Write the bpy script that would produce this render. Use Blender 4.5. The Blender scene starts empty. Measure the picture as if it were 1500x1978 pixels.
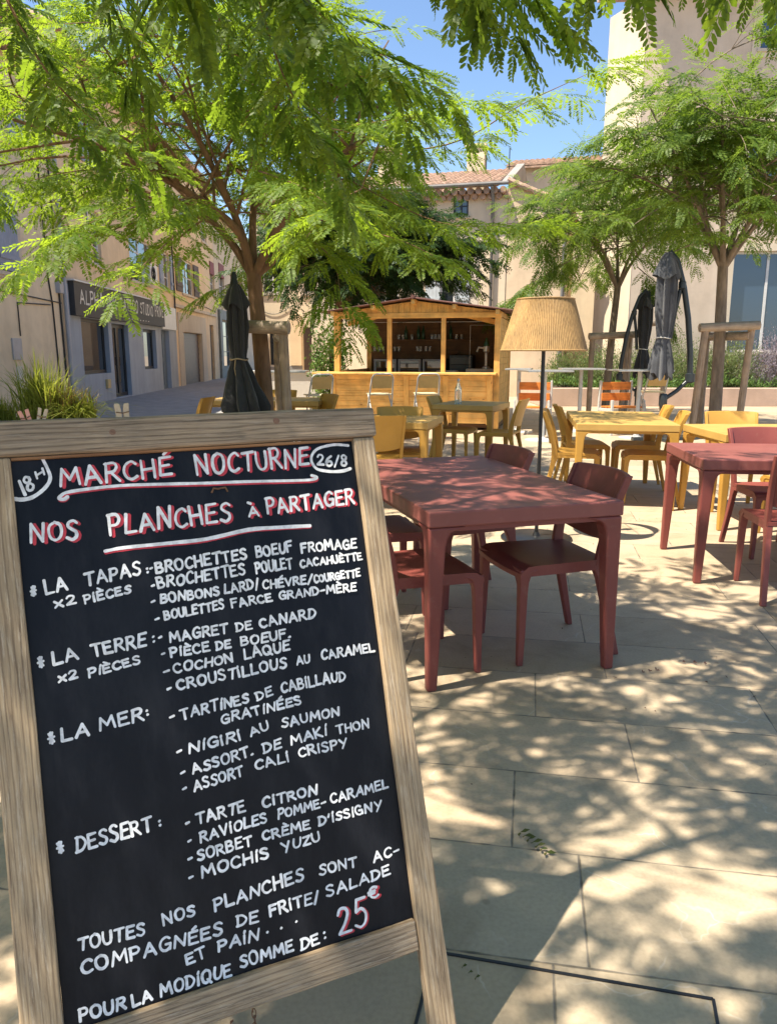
import bpy, bmesh, math, random
import numpy as np
from mathutils import Vector, Matrix
R = math.radians
rng = np.random.default_rng(7)
random.seed(7)
SC = bpy.context.scene
COL = SC.collection

# ------------------------------------------------------------------ camera
cam_d = bpy.data.cameras.new('camera')
cam_o = bpy.data.objects.new('camera', cam_d)
COL.objects.link(cam_o)
cam_d.sensor_fit = 'VERTICAL'
cam_d.sensor_height = 24.0
cam_d.lens = 24.0 * 1486.0 / 1978.0
cam_d.clip_start = 0.05
cam_d.clip_end = 500
cam_o.location = (0, 0, 1.35)
cam_o.rotation_euler = (R(90 - 11.7467), 0, 0)
SC.camera = cam_o

# ------------------------------------------------------------------ sky and sun
SUN_EL, SUN_DIR = 63.0, (-0.93, -0.37)
world = bpy.data.worlds.new('World')
SC.world = world
world.use_nodes = True
wn = world.node_tree.nodes
bg = wn['Background']
sky = wn.new('ShaderNodeTexSky')
sky.sky_type = 'NISHITA'
sky.sun_disc = False
sky.sun_elevation = R(SUN_EL)
sky.sun_rotation = math.atan2(SUN_DIR[0], SUN_DIR[1])
sky.air_density = 1.0
sky.dust_density = 0.5
sky.ozone_density = 4.0
world.node_tree.links.new(sky.outputs[0], bg.inputs[0])
bg.inputs[1].default_value = 0.098
sun_d = bpy.data.lights.new('sun', 'SUN')
sun_d.energy = 5.0
sun_d.angle = R(0.53)
sun_d.color = (1.0, 0.915, 0.765)
sun_o = bpy.data.objects.new('sun', sun_d)
COL.objects.link(sun_o)
_hl = math.hypot(*SUN_DIR)
_c = math.cos(R(SUN_EL)) / _hl
sun_v = Vector((SUN_DIR[0] * _c, SUN_DIR[1] * _c, math.sin(R(SUN_EL))))
sun_o.rotation_euler = sun_v.to_track_quat('Z', 'Y').to_euler()
sun_o.location = (-10, -5, 20)
SC.view_settings.view_transform = 'Standard'
SC.view_settings.look = 'None'
SC.view_settings.exposure = 1.25
SC.view_settings.gamma = 1.0
SC.render.engine = 'CYCLES'
SC.cycles.max_bounces = 8
SC.cycles.diffuse_bounces = 6
SC.cycles.transmission_bounces = 6
SC.cycles.transparent_max_bounces = 8

# ------------------------------------------------------------------ materials
def new_mat(name):
    m = bpy.data.materials.new(name)
    m.use_nodes = True
    nt = m.node_tree
    return m, nt, nt.nodes['Principled BSDF'], nt.nodes, nt.links

def ramp(nodes, stops):
    r = nodes.new('ShaderNodeValToRGB')
    e = r.color_ramp.elements
    while len(e) < len(stops):
        e.new(0.5)
    for i, (p, c) in enumerate(stops):
        e[i].position = p
        e[i].color = (c[0], c[1], c[2], 1)
    return r

def plain(name, col, rough=0.5, var=0.12, scale=8.0, bump=0.0, bscale=60.0, metal=0.0, spec=0.5, coords='Object', stretch=(1, 1, 1)):
    m, nt, b, N, L = new_mat(name)
    tc = N.new('ShaderNodeTexCoord')
    mp = N.new('ShaderNodeMapping')
    mp.inputs['Scale'].default_value = stretch
    L.new(tc.outputs[coords], mp.inputs['Vector'])
    nz = N.new('ShaderNodeTexNoise')
    nz.inputs['Scale'].default_value = scale
    nz.inputs['Detail'].default_value = 6
    L.new(mp.outputs[0], nz.inputs['Vector'])
    lo = [max(0, c * (1 - var)) for c in col]
    hi = [min(1, c * (1 + var)) for c in col]
    r = ramp(N, [(0.3, lo), (0.7, hi)])
    L.new(nz.outputs['Fac'], r.inputs[0])
    L.new(r.outputs[0], b.inputs['Base Color'])
    b.inputs['Roughness'].default_value = rough
    b.inputs['Metallic'].default_value = metal
    b.inputs['Specular IOR Level'].default_value = spec
    if bump > 0:
        n2 = N.new('ShaderNodeTexNoise')
        n2.inputs['Scale'].default_value = bscale
        n2.inputs['Detail'].default_value = 4
        L.new(mp.outputs[0], n2.inputs['Vector'])
        bp = N.new('ShaderNodeBump')
        bp.inputs['Strength'].default_value = bump
        bp.inputs['Distance'].default_value = 0.01
        L.new(n2.outputs['Fac'], bp.inputs['Height'])
        L.new(bp.outputs[0], b.inputs['Normal'])
    return m

def wood(name, light, dark, axis=0, grain=60.0, rough=0.65, knots=True, worn=0.0, wornc=(0.5, 0.47, 0.42), rings=0.0):
    """streaky timber running along one local axis"""
    m, nt, b, N, L = new_mat(name)
    tc = N.new('ShaderNodeTexCoord')
    mp = N.new('ShaderNodeMapping')
    s = [1.0, 1.0, 1.0]
    s[axis] = 0.05
    mp.inputs['Scale'].default_value = s
    L.new(tc.outputs['Object'], mp.inputs['Vector'])
    n1 = N.new('ShaderNodeTexNoise')
    n1.inputs['Scale'].default_value = grain
    n1.inputs['Detail'].default_value = 8
    n1.inputs['Roughness'].default_value = 0.7
    n1.inputs['Distortion'].default_value = 0.6
    L.new(mp.outputs[0], n1.inputs['Vector'])
    r = ramp(N, [(0.30, dark), (0.46, [(a * 0.6 + c * 0.4) for a, c in zip(light, dark)]), (0.66, light)])
    L.new(n1.outputs['Fac'], r.inputs[0])
    out = r.outputs[0]
    if rings > 0:
        wv = N.new('ShaderNodeTexWave')
        wv.bands_direction = 'Y' if axis == 0 else 'X'
        wv.inputs['Scale'].default_value = 34
        wv.inputs['Distortion'].default_value = 9
        wv.inputs['Detail'].default_value = 4
        wv.inputs['Detail Scale'].default_value = 0.7
        mpw = N.new('ShaderNodeMapping')
        sw_ = [1.0, 1.0, 1.0]
        sw_[axis] = 0.09
        mpw.inputs['Scale'].default_value = sw_
        L.new(tc.outputs['Object'], mpw.inputs['Vector'])
        L.new(mpw.outputs[0], wv.inputs['Vector'])
        rw = ramp(N, [(0.0, (0.42, 0.37, 0.33)), (0.18, (0.85, 0.83, 0.80)), (0.5, (1.06, 1.05, 1.03))])
        L.new(wv.outputs['Fac'], rw.inputs[0])
        mw = N.new('ShaderNodeMix')
        mw.data_type = 'RGBA'
        mw.blend_type = 'MULTIPLY'
        mw.inputs[0].default_value = rings
        L.new(out, mw.inputs[6])
        L.new(rw.outputs[0], mw.inputs[7])
        out = mw.outputs[2]
    n2 = N.new('ShaderNodeTexNoise')
    n2.inputs['Scale'].default_value = 5.0
    n2.inputs['Detail'].default_value = 3
    L.new(tc.outputs['Object'], n2.inputs['Vector'])
    r2 = ramp(N, [(0.35, (0.62, 0.62, 0.64)), (0.65, (1.12, 1.08, 1.04))])
    L.new(n2.outputs['Fac'], r2.inputs[0])
    mx = N.new('ShaderNodeMix')
    mx.data_type = 'RGBA'
    mx.blend_type = 'MULTIPLY'
    mx.inputs[0].default_value = 0.75
    L.new(out, mx.inputs[6])
    L.new(r2.outputs[0], mx.inputs[7])
    out = mx.outputs[2]
    if worn > 0:
        n3 = N.new('ShaderNodeTexNoise')
        n3.inputs['Scale'].default_value = grain * 1.6
        n3.inputs['Detail'].default_value = 10
        n3.inputs['Roughness'].default_value = 0.8
        L.new(mp.outputs[0], n3.inputs['Vector'])
        r3 = ramp(N, [(0.52, (0, 0, 0)), (0.62, (1, 1, 1))])
        L.new(n3.outputs['Fac'], r3.inputs[0])
        ml = N.new('ShaderNodeMath')
        ml.operation = 'MULTIPLY'
        ml.inputs[1].default_value = worn
        L.new(r3.outputs[0], ml.inputs[0])
        m3 = N.new('ShaderNodeMix')
        m3.data_type = 'RGBA'
        L.new(ml.outputs[0], m3.inputs[0])
        L.new(out, m3.inputs[6])
        m3.inputs[7].default_value = (*wornc, 1)
        out = m3.outputs[2]
    if knots:
        v = N.new('ShaderNodeTexVoronoi')
        v.inputs['Scale'].default_value = 7.0
        mp2 = N.new('ShaderNodeMapping')
        s2 = [1.0, 1.0, 1.0]
        s2[axis] = 0.5
        mp2.inputs['Scale'].default_value = s2
        L.new(tc.outputs['Object'], mp2.inputs['Vector'])
        L.new(mp2.outputs[0], v.inputs['Vector'])
        r4 = ramp(N, [(0.05, (0.35, 0.25, 0.2)), (0.1, (1, 1, 1))])
        L.new(v.outputs['Distance'], r4.inputs[0])
        m4 = N.new('ShaderNodeMix')
        m4.data_type = 'RGBA'
        m4.blend_type = 'MULTIPLY'
        m4.inputs[0].default_value = 0.8
        L.new(out, m4.inputs[6])
        L.new(r4.outputs[0], m4.inputs[7])
        out = m4.outputs[2]
    L.new(out, b.inputs['Base Color'])
    b.inputs['Roughness'].default_value = rough
    bp = N.new('ShaderNodeBump')
    bp.inputs['Strength'].default_value = 0.35
    bp.inputs['Distance'].default_value = 0.004
    L.new(n1.outputs['Fac'], bp.inputs['Height'])
    L.new(bp.outputs[0], b.inputs['Normal'])
    return m

def stucco(name, col, stain=0.25, scale=1.2):
    m, nt, b, N, L = new_mat(name)
    tc = N.new('ShaderNodeTexCoord')
    n1 = N.new('ShaderNodeTexNoise')
    n1.inputs['Scale'].default_value = scale
    n1.inputs['Detail'].default_value = 9
    n1.inputs['Roughness'].default_value = 0.65
    L.new(tc.outputs['Object'], n1.inputs['Vector'])
    r = ramp(N, [(0.3, [c * (1 - stain) for c in col]), (0.55, col), (0.75, [min(1, c * (1 + stain * 0.4)) for c in col])])
    L.new(n1.outputs['Fac'], r.inputs[0])
    mp = N.new('ShaderNodeMapping')
    mp.inputs['Scale'].default_value = (2.2, 2.2, 0.16)
    L.new(tc.outputs['Object'], mp.inputs['Vector'])
    n2 = N.new('ShaderNodeTexNoise')
    n2.inputs['Scale'].default_value = 1.6
    n2.inputs['Detail'].default_value = 6
    L.new(mp.outputs[0], n2.inputs['Vector'])
    r2 = ramp(N, [(0.35, (0.80, 0.78, 0.76)), (0.6, (1.0, 1.0, 1.0))])
    L.new(n2.outputs['Fac'], r2.inputs[0])
    mx = N.new('ShaderNodeMix')
    mx.data_type = 'RGBA'
    mx.blend_type = 'MULTIPLY'
    mx.inputs[0].default_value = 0.4
    L.new(r.outputs[0], mx.inputs[6])
    L.new(r2.outputs[0], mx.inputs[7])
    L.new(mx.outputs[2], b.inputs['Base Color'])
    b.inputs['Roughness'].default_value = 0.9
    n3 = N.new('ShaderNodeTexNoise')
    n3.inputs['Scale'].default_value = 45
    n3.inputs['Detail'].default_value = 5
    L.new(tc.outputs['Object'], n3.inputs['Vector'])
    bp = N.new('ShaderNodeBump')
    bp.inputs['Strength'].default_value = 0.25
    bp.inputs['Distance'].default_value = 0.02
    L.new(n3.outputs['Fac'], bp.inputs['Height'])
    L.new(bp.outputs[0], b.inputs['Normal'])
    return m

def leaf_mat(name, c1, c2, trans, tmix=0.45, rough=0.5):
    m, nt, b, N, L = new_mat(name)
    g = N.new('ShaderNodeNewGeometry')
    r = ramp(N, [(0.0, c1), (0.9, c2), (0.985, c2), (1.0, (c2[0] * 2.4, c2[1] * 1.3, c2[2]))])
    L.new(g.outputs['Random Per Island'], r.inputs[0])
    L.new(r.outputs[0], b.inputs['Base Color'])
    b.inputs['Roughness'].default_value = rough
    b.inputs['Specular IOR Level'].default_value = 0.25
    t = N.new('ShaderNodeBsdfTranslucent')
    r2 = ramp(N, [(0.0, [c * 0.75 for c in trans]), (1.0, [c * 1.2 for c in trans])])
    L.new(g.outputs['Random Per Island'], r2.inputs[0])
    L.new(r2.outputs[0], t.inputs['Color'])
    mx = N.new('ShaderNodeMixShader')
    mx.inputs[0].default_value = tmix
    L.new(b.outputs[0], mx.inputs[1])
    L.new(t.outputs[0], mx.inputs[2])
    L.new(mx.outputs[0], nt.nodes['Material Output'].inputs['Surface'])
    return m

def paving_mat():
    """limestone slabs in rows of random offset, with joints, veins and stains"""
    m, nt, b, N, L = new_mat('limestone_paving')
    def math_(op, a, bb=None, c=None):
        n = N.new('ShaderNodeMath')
        n.operation = op
        for i, v in enumerate((a, bb, c)):
            if v is None:
                continue
            if isinstance(v, (int, float)):
                n.inputs[i].default_value = v
            else:
                L.new(v, n.inputs[i])
        return n.outputs[0]
    tc = N.new('ShaderNodeTexCoord')
    mp = N.new('ShaderNodeMapping')
    mp.inputs['Rotation'].default_value = (0, 0, R(10.3))
    L.new(tc.outputs['Object'], mp.inputs['Vector'])
    sp = N.new('ShaderNodeSeparateXYZ')
    L.new(mp.outputs[0], sp.inputs[0])
    ROW, LEN = 0.405, 0.86
    v = math_('DIVIDE', math_('SUBTRACT', sp.outputs['Y'], 0.318), ROW)
    row = math_('FLOOR', v)
    vf = math_('SUBTRACT', v, row)
    wn1 = N.new('ShaderNodeTexWhiteNoise')
    wn1.noise_dimensions = '1D'
    L.new(row, wn1.inputs['W'])
    u = math_('ADD', math_('DIVIDE', sp.outputs['X'], LEN), math_('MULTIPLY', wn1.outputs['Value'], 1.0))
    colm = math_('FLOOR', u)
    uf = math_('SUBTRACT', u, colm)
    dv = math_('MULTIPLY', math_('MINIMUM', vf, math_('SUBTRACT', 1.0, vf)), ROW)
    du = math_('MULTIPLY', math_('MINIMUM', uf, math_('SUBTRACT', 1.0, uf)), LEN)
    ed = math_('MINIMUM', dv, du)
    jn = N.new('ShaderNodeTexNoise')
    jn.inputs['Scale'].default_value = 14
    jn.inputs['Detail'].default_value = 5
    L.new(tc.outputs['Object'], jn.inputs['Vector'])
    ed2 = math_('ADD', ed, math_('MULTIPLY', math_('SUBTRACT', jn.outputs['Fac'], 0.5), 0.007))
    jr = N.new('ShaderNodeMapRange')
    jr.inputs['From Min'].default_value = 0.0012
    jr.inputs['From Max'].default_value = 0.0042
    L.new(ed2, jr.inputs['Value'])
    comb = N.new('ShaderNodeCombineXYZ')
    L.new(row, comb.inputs[0])
    L.new(colm, comb.inputs[1])
    wn2 = N.new('ShaderNodeTexWhiteNoise')
    wn2.noise_dimensions = '2D'
    L.new(comb.outputs[0], wn2.inputs['Vector'])
    slab = ramp(N, [(0.0, (0.375, 0.295, 0.205)), (0.35, (0.45, 0.355, 0.25)), (0.7, (0.405, 0.335, 0.25)), (1.0, (0.475, 0.365, 0.255))])
    L.new(wn2.outputs['Value'], slab.inputs[0])
    # blotches
    n1 = N.new('ShaderNodeTexNoise')
    n1.inputs['Scale'].default_value = 2.6
    n1.inputs['Detail'].default_value = 10
    n1.inputs['Roughness'].default_value = 0.65
    n1.inputs['Distortion'].default_value = 0.8
    off = N.new('ShaderNodeVectorMath')
    off.operation = 'MULTIPLY_ADD'
    L.new(wn2.outputs['Color'], off.inputs[0])
    off.inputs[1].default_value = (9, 9, 9)
    L.new(tc.outputs['Object'], off.inputs[2])
    L.new(off.outputs[0], n1.inputs['Vector'])
    bl = ramp(N, [(0.25, (0.66, 0.63, 0.58)), (0.48, (0.96, 0.95, 0.93)), (0.72, (1.14, 1.10, 1.04))])
    L.new(n1.outputs['Fac'], bl.inputs[0])
    m1 = N.new('ShaderNodeMix')
    m1.data_type = 'RGBA'
    m1.blend_type = 'MULTIPLY'
    m1.inputs[0].default_value = 1.0
    L.new(slab.outputs[0], m1.inputs[6])
    L.new(bl.outputs[0], m1.inputs[7])
    # fine speckle
    n2 = N.new('ShaderNodeTexNoise')
    n2.inputs['Scale'].default_value = 90
    n2.inputs['Detail'].default_value = 6
    L.new(tc.outputs['Object'], n2.inputs['Vector'])
    sp2 = ramp(N, [(0.3, (0.88, 0.87, 0.86)), (0.6, (1.04, 1.04, 1.03))])
    L.new(n2.outputs['Fac'], sp2.inputs[0])
    m2 = N.new('ShaderNodeMix')
    m2.data_type = 'RGBA'
    m2.blend_type = 'MULTIPLY'
    m2.inputs[0].default_value = 0.8
    L.new(m1.outputs[2], m2.inputs[6])
    L.new(sp2.outputs[0], m2.inputs[7])
    gv = N.new('ShaderNodeTexVoronoi')
    gv.inputs['Scale'].default_value = 5.5
    L.new(tc.outputs['Object'], gv.inputs['Vector'])
    gr = ramp(N, [(0.035, (0.45, 0.42, 0.38)), (0.07, (1, 1, 1))])
    L.new(gv.outputs['Distance'], gr.inputs[0])
    mg = N.new('ShaderNodeMix')
    mg.data_type = 'RGBA'
    mg.blend_type = 'MULTIPLY'
    L.new(gv.outputs['Color'], mg.inputs[0])
    L.new(m2.outputs[2], mg.inputs[6])
    L.new(gr.outputs[0], mg.inputs[7])
    m2 = mg
    # pale calcite veins, broken inside each slab
    vv = N.new('ShaderNodeTexVoronoi')
    vv.feature = 'DISTANCE_TO_EDGE'
    vv.inputs['Scale'].default_value = 1.25
    dn = N.new('ShaderNodeTexNoise')
    dn.inputs['Scale'].default_value = 2.2
    dn.inputs['Detail'].default_value = 5
    L.new(off.outputs[0], dn.inputs['Vector'])
    vm = N.new('ShaderNodeVectorMath')
    vm.operation = 'MULTIPLY_ADD'
    L.new(dn.outputs['Color'], vm.inputs[0])
    vm.inputs[1].default_value = (0.7, 0.7, 0.7)
    L.new(off.outputs[0], vm.inputs[2])
    L.new(vm.outputs[0], vv.inputs['Vector'])
    vr = N.new('ShaderNodeMapRange')
    vr.inputs['From Min'].default_value = 0.0015
    vr.inputs['From Max'].default_value = 0.006
    vr.inputs['To Min'].default_value = 0.28
    vr.inputs['To Max'].default_value = 0.0
    L.new(vv.outputs['Distance'], vr.inputs['Value'])
    gate = N.new('ShaderNodeMapRange')
    gate.inputs['From Min'].default_value = 0.48
    gate.inputs['From Max'].default_value = 0.60
    L.new(n1.outputs['Fac'], gate.inputs['Value'])
    m3 = N.new('ShaderNodeMix')
    m3.data_type = 'RGBA'
    L.new(math_('MULTIPLY', vr.outputs[0], gate.outputs[0]), m3.inputs[0])
    L.new(m2.outputs[2], m3.inputs[6])
    m3.inputs[7].default_value = (0.66, 0.60, 0.52, 1)
    # joints
    jc = ramp(N, [(0.3, (0.10, 0.085, 0.065)), (0.7, (0.30, 0.25, 0.19))])
    L.new(jn.outputs['Fac'], jc.inputs[0])
    m4 = N.new('ShaderNodeMix')
    m4.data_type = 'RGBA'
    L.new(jr.outputs[0], m4.inputs[0])
    L.new(jc.outputs[0], m4.inputs[6])
    L.new(m3.outputs[2], m4.inputs[7])
    L.new(m4.outputs[2], b.inputs['Base Color'])
    rr = N.new('ShaderNodeMapRange')
    rr.inputs['To Min'].default_value = 0.42
    rr.inputs['To Max'].default_value = 0.7
    L.new(n1.outputs['Fac'], rr.inputs['Value'])
    L.new(rr.outputs[0], b.inputs['Roughness'])
    b.inputs['Specular IOR Level'].default_value = 0.3
    hsum = math_('ADD', math_('MULTIPLY', jr.outputs[0], 1.0), math_('ADD', math_('MULTIPLY', n1.outputs['Fac'], 0.5), math_('MULTIPLY', n2.outputs['Fac'], 0.12)))
    bp = N.new('ShaderNodeBump')
    bp.inputs['Strength'].default_value = 0.5
    bp.inputs['Distance'].default_value = 0.004
    L.new(hsum, bp.inputs['Height'])
    L.new(bp.outputs[0], b.inputs['Normal'])
    return m

def glass_mat(name, col=(0.02, 0.025, 0.03), rough=0.04):
    m, nt, b, N, L = new_mat(name)
    b.inputs['Base Color'].default_value = (*col, 1)
    b.inputs['Roughness'].default_value = rough
    b.inputs['Specular IOR Level'].default_value = 0.9
    b.inputs['Coat Weight'].default_value = 0.5
    b.inputs['Coat Roughness'].default_value = 0.02
    return m

def clear_glass(name, col=(0.9, 0.95, 0.95), rough=0.03):
    m, nt, b, N, L = new_mat(name)
    b.inputs['Base Color'].default_value = (*col, 1)
    b.inputs['Roughness'].default_value = rough
    b.inputs['Transmission Weight'].default_value = 0.85
    b.inputs['IOR'].default_value = 1.45
    return m

def plastic(name, col, grooves=False):
    m, nt, b, N, L = new_mat(name)
    tc = N.new('ShaderNodeTexCoord')
    n1 = N.new('ShaderNodeTexNoise')
    n1.inputs['Scale'].default_value = 5
    n1.inputs['Detail'].default_value = 8
    L.new(tc.outputs['Object'], n1.inputs['Vector'])
    r = ramp(N, [(0.3, [c * 0.9 for c in col]), (0.7, [min(1, c * 1.08 + 0.004) for c in col])])
    L.new(n1.outputs['Fac'], r.inputs[0])
    # sparse dust
    n3 = N.new('ShaderNodeTexNoise')
    n3.inputs['Scale'].default_value = 38
    n3.inputs['Detail'].default_value = 8
    L.new(tc.outputs['Object'], n3.inputs['Vector'])
    r3 = ramp(N, [(0.58, (0, 0, 0)), (0.75, (0.07, 0.07, 0.07))])
    L.new(n3.outputs['Fac'], r3.inputs[0])
    mx = N.new('ShaderNodeMix')
    mx.data_type = 'RGBA'
    L.new(r3.outputs[0], mx.inputs[0])
    L.new(r.outputs[0], mx.inputs[6])
    mx.inputs[7].default_value = (0.42, 0.33, 0.25, 1)
    L.new(mx.outputs[2], b.inputs['Base Color'])
    b.inputs['Roughness'].default_value = 0.46
    b.inputs['Specular IOR Level'].default_value = 0.4
    n2 = N.new('ShaderNodeTexNoise')
    n2.inputs['Scale'].default_value = 420
    L.new(tc.outputs['Object'], n2.inputs['Vector'])
    bp = N.new('ShaderNodeBump')
    bp.inputs['Strength'].default_value = 0.12
    bp.inputs['Distance'].default_value = 0.001
    L.new(n2.outputs['Fac'], bp.inputs['Height'])
    if grooves:
        w = N.new('ShaderNodeTexWave')
        w.bands_direction = 'Y'
        w.inputs['Scale'].default_value = 3.4
        L.new(tc.outputs['Object'], w.inputs['Vector'])
        r5 = ramp(N, [(0.0, (0, 0, 0)), (0.06, (1, 1, 1))])
        L.new(w.outputs['Fac'], r5.inputs[0])
        b2 = N.new('ShaderNodeBump')
        b2.inputs['Strength'].default_value = 0.16
        b2.inputs['Distance'].default_value = 0.003
        L.new(r5.outputs[0], b2.inputs['Height'])
        L.new(bp.outputs[0], b2.inputs['Normal'])
        L.new(b2.outputs[0], b.inputs['Normal'])
    else:
        L.new(bp.outputs[0], b.inputs['Normal'])
    return m

def fabric(name, col):
    m = plain(name, col, rough=0.85, var=0.25, scale=6, bump=0.3, bscale=300)
    m.node_tree.nodes['Principled BSDF'].inputs['Sheen Weight'].default_value = 0.2
    return m

M = {}
M['paving'] = paving_mat()
M['asphalt'] = plain('street_stone', (0.26, 0.25, 0.235), 0.85, 0.18, 3.0, 0.5, 80)
M['sign_wood'] = wood('weathered_sign_timber', (0.50, 0.37, 0.235), (0.15, 0.105, 0.07), 0, 150, worn=0.55, wornc=(0.56, 0.47, 0.36), knots=False, rings=0.6)
M['sign_wood_top'] = wood('grey_weathered_sign_timber', (0.40, 0.30, 0.205), (0.10, 0.075, 0.055), 0, 150, worn=0.45, wornc=(0.44, 0.37, 0.29), knots=False, rings=0.7)
M['sign_wood_v'] = wood('weathered_sign_timber_upright', (0.54, 0.40, 0.245), (0.19, 0.125, 0.075), 1, 150, worn=0.6, wornc=(0.62, 0.51, 0.38), knots=False, rings=0.6)
M['sign_edge'] = wood('sign_edge_timber', (0.42, 0.22, 0.09), (0.22, 0.1, 0.04), 0, 40, knots=False)
M['knot'] = wood('timber_knot', (0.26, 0.14, 0.09), (0.13, 0.07, 0.045), 2, 120, knots=False)
M['board'] = plain('chalkboard_black', (0.0045, 0.005, 0.009), 0.42, 0.35, 3.0, 0.05, 40, spec=0.22)
_m = M['board']
_N, _L = _m.node_tree.nodes, _m.node_tree.links
_tc = _N.new('ShaderNodeTexCoord')
_mp = _N.new('ShaderNodeMapping')
_mp.inputs['Scale'].default_value = (1.0, 0.35, 1.0)
_mp.inputs['Rotation'].default_value = (0, 0, 0.5)
_L.new(_tc.outputs['Object'], _mp.inputs['Vector'])
_nz = _N.new('ShaderNodeTexNoise')
_nz.inputs['Scale'].default_value = 9
_nz.inputs['Detail'].default_value = 9
_nz.inputs['Roughness'].default_value = 0.7
_L.new(_mp.outputs[0], _nz.inputs['Vector'])
_r = ramp(_N, [(0.45, (0.004, 0.005, 0.009)), (0.8, (0.022, 0.023, 0.028))])
_L.new(_nz.outputs['Fac'], _r.inputs[0])
_L.new(_r.outputs[0], _m.node_tree.nodes['Principled BSDF'].inputs['Base Color'])
M['chalk'] = plain('white_marker', (0.78, 0.78, 0.80), 0.6, 0.22, 90)
M['chalk_red'] = plain('red_marker', (0.56, 0.035, 0.055), 0.55, 0.2, 90)
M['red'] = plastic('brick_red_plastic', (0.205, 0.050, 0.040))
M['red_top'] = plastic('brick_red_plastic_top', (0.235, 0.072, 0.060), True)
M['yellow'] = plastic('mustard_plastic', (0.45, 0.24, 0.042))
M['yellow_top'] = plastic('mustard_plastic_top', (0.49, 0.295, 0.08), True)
M['black_metal'] = plain('black_metal', (0.012, 0.012, 0.013), 0.4, 0.2, 20)
M['dark_green_metal'] = plain('dark_painted_metal', (0.020, 0.026, 0.030), 0.35, 0.2, 30)
M['steel'] = plain('brushed_steel', (0.45, 0.45, 0.44), 0.35, 0.1, 30, metal=0.7)
M['steel_pale'] = plain('pale_powdercoat', (0.50, 0.49, 0.46), 0.4, 0.08, 20)
M['raffia'] = wood('raffia_cord', (0.46, 0.285, 0.11), (0.20, 0.11, 0.038), 2, 120, knots=False)
M['black_fabric'] = fabric('black_fabric', (0.016, 0.016, 0.018))
M['grey_fabric'] = fabric('grey_fabric', (0.055, 0.058, 0.067))
M['strap'] = plain('strap', (0.30, 0.22, 0.13), 0.8)
M['strap_white'] = plain('white_strap', (0.6, 0.58, 0.54), 0.8)
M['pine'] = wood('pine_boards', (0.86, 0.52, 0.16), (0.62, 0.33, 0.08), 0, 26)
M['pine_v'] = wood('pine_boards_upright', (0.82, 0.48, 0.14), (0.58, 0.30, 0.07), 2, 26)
M['pine_dark'] = wood('dark_pine', (0.22, 0.11, 0.04), (0.12, 0.055, 0.02), 0, 26)  # darker pine for the kiosk's back wall, floor, ceiling and shelf
M['orange_wood'] = wood('orange_oiled_wood', (0.72, 0.24, 0.035), (0.42, 0.12, 0.02), 0, 30)
M['stake'] = wood('tree_stake_timber', (0.42, 0.30, 0.195), (0.20, 0.135, 0.085), 2, 50, worn=0.3, knots=False)
M['stake_h'] = wood('tree_stake_rail_timber', (0.46, 0.35, 0.245), (0.22, 0.155, 0.105), 0, 50, worn=0.3, knots=False)
M['bark'] = plain('bark', (0.19, 0.105, 0.055), 0.9, 0.4, 16, 1.0, 40, stretch=(1, 1, 0.25))
M['bark_grey'] = plain('bark_grey', (0.20, 0.15, 0.105), 0.9, 0.4, 16, 1.0, 40, stretch=(1, 1, 0.25))
M['leaf'] = leaf_mat('tree_leaf', (0.052, 0.118, 0.012), (0.11, 0.175, 0.02), (0.36, 0.50, 0.03), 0.5)
M['leaf_mid'] = leaf_mat('tree_leaf_mid', (0.048, 0.10, 0.015), (0.10, 0.155, 0.025), (0.27, 0.40, 0.04), 0.44)
M['leaf_near'] = leaf_mat('tree_leaf_near', (0.04, 0.085, 0.014), (0.085, 0.14, 0.022), (0.32, 0.47, 0.03), 0.48)
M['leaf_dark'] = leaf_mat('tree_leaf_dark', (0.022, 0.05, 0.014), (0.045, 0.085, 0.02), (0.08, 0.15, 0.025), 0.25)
M['shrub'] = leaf_mat('shrub_leaf', (0.085, 0.125, 0.035), (0.16, 0.20, 0.07), (0.22, 0.28, 0.07), 0.3)
M['shrub2'] = leaf_mat('ground_shrub_leaf', (0.07, 0.14, 0.03), (0.14, 0.22, 0.06), (0.22, 0.34, 0.06), 0.3)
M['lavender'] = leaf_mat('lavender_leaf', (0.17, 0.15, 0.17), (0.30, 0.25, 0.30), (0.2, 0.18, 0.2), 0.2)
M['grass'] = leaf_mat('long_grass', (0.16, 0.21, 0.03), (0.30, 0.32, 0.07), (0.42, 0.46, 0.06), 0.4)
M['grass_brown'] = leaf_mat('dry_grass', (0.22, 0.15, 0.05), (0.33, 0.24, 0.09), (0.3, 0.2, 0.06), 0.3)
M['soil'] = plain('soil', (0.07, 0.05, 0.035), 0.95, 0.4, 20, 1.0, 50)
M['pot'] = plain('black_planter', (0.02, 0.02, 0.021), 0.5)
M['render_beige'] = stucco('beige_render', (0.74, 0.61, 0.43), 0.2)
M['render_grey'] = stucco('grey_blue_paint', (0.34, 0.375, 0.425), 0.12)
M['render_ochre'] = stucco('ochre_render', (0.76, 0.57, 0.36), 0.16)
M['render_sand'] = stucco('sand_render', (0.68, 0.55, 0.39), 0.18)
M['render_peach'] = stucco('peach_render', (0.68, 0.52, 0.35), 0.18)
M['render_pink'] = stucco('pale_pink_render', (0.62, 0.50, 0.38), 0.18)
M['render_cream'] = stucco('cream_render', (0.64, 0.54, 0.40), 0.12)
M['render_white'] = stucco('white_render', (0.70, 0.66, 0.60), 0.12)
M['planter_stone'] = stucco('pink_planter_render', (0.50, 0.355, 0.27), 0.2)
M['stone_trim'] = stucco('stone_trim', (0.58, 0.50, 0.40), 0.12)
M['plinth_gable_shade'] = stucco('grey_plinth_and_gable_shade', (0.28, 0.26, 0.24))  # grey of a plinth; on the gable it stands in for shade
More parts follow.
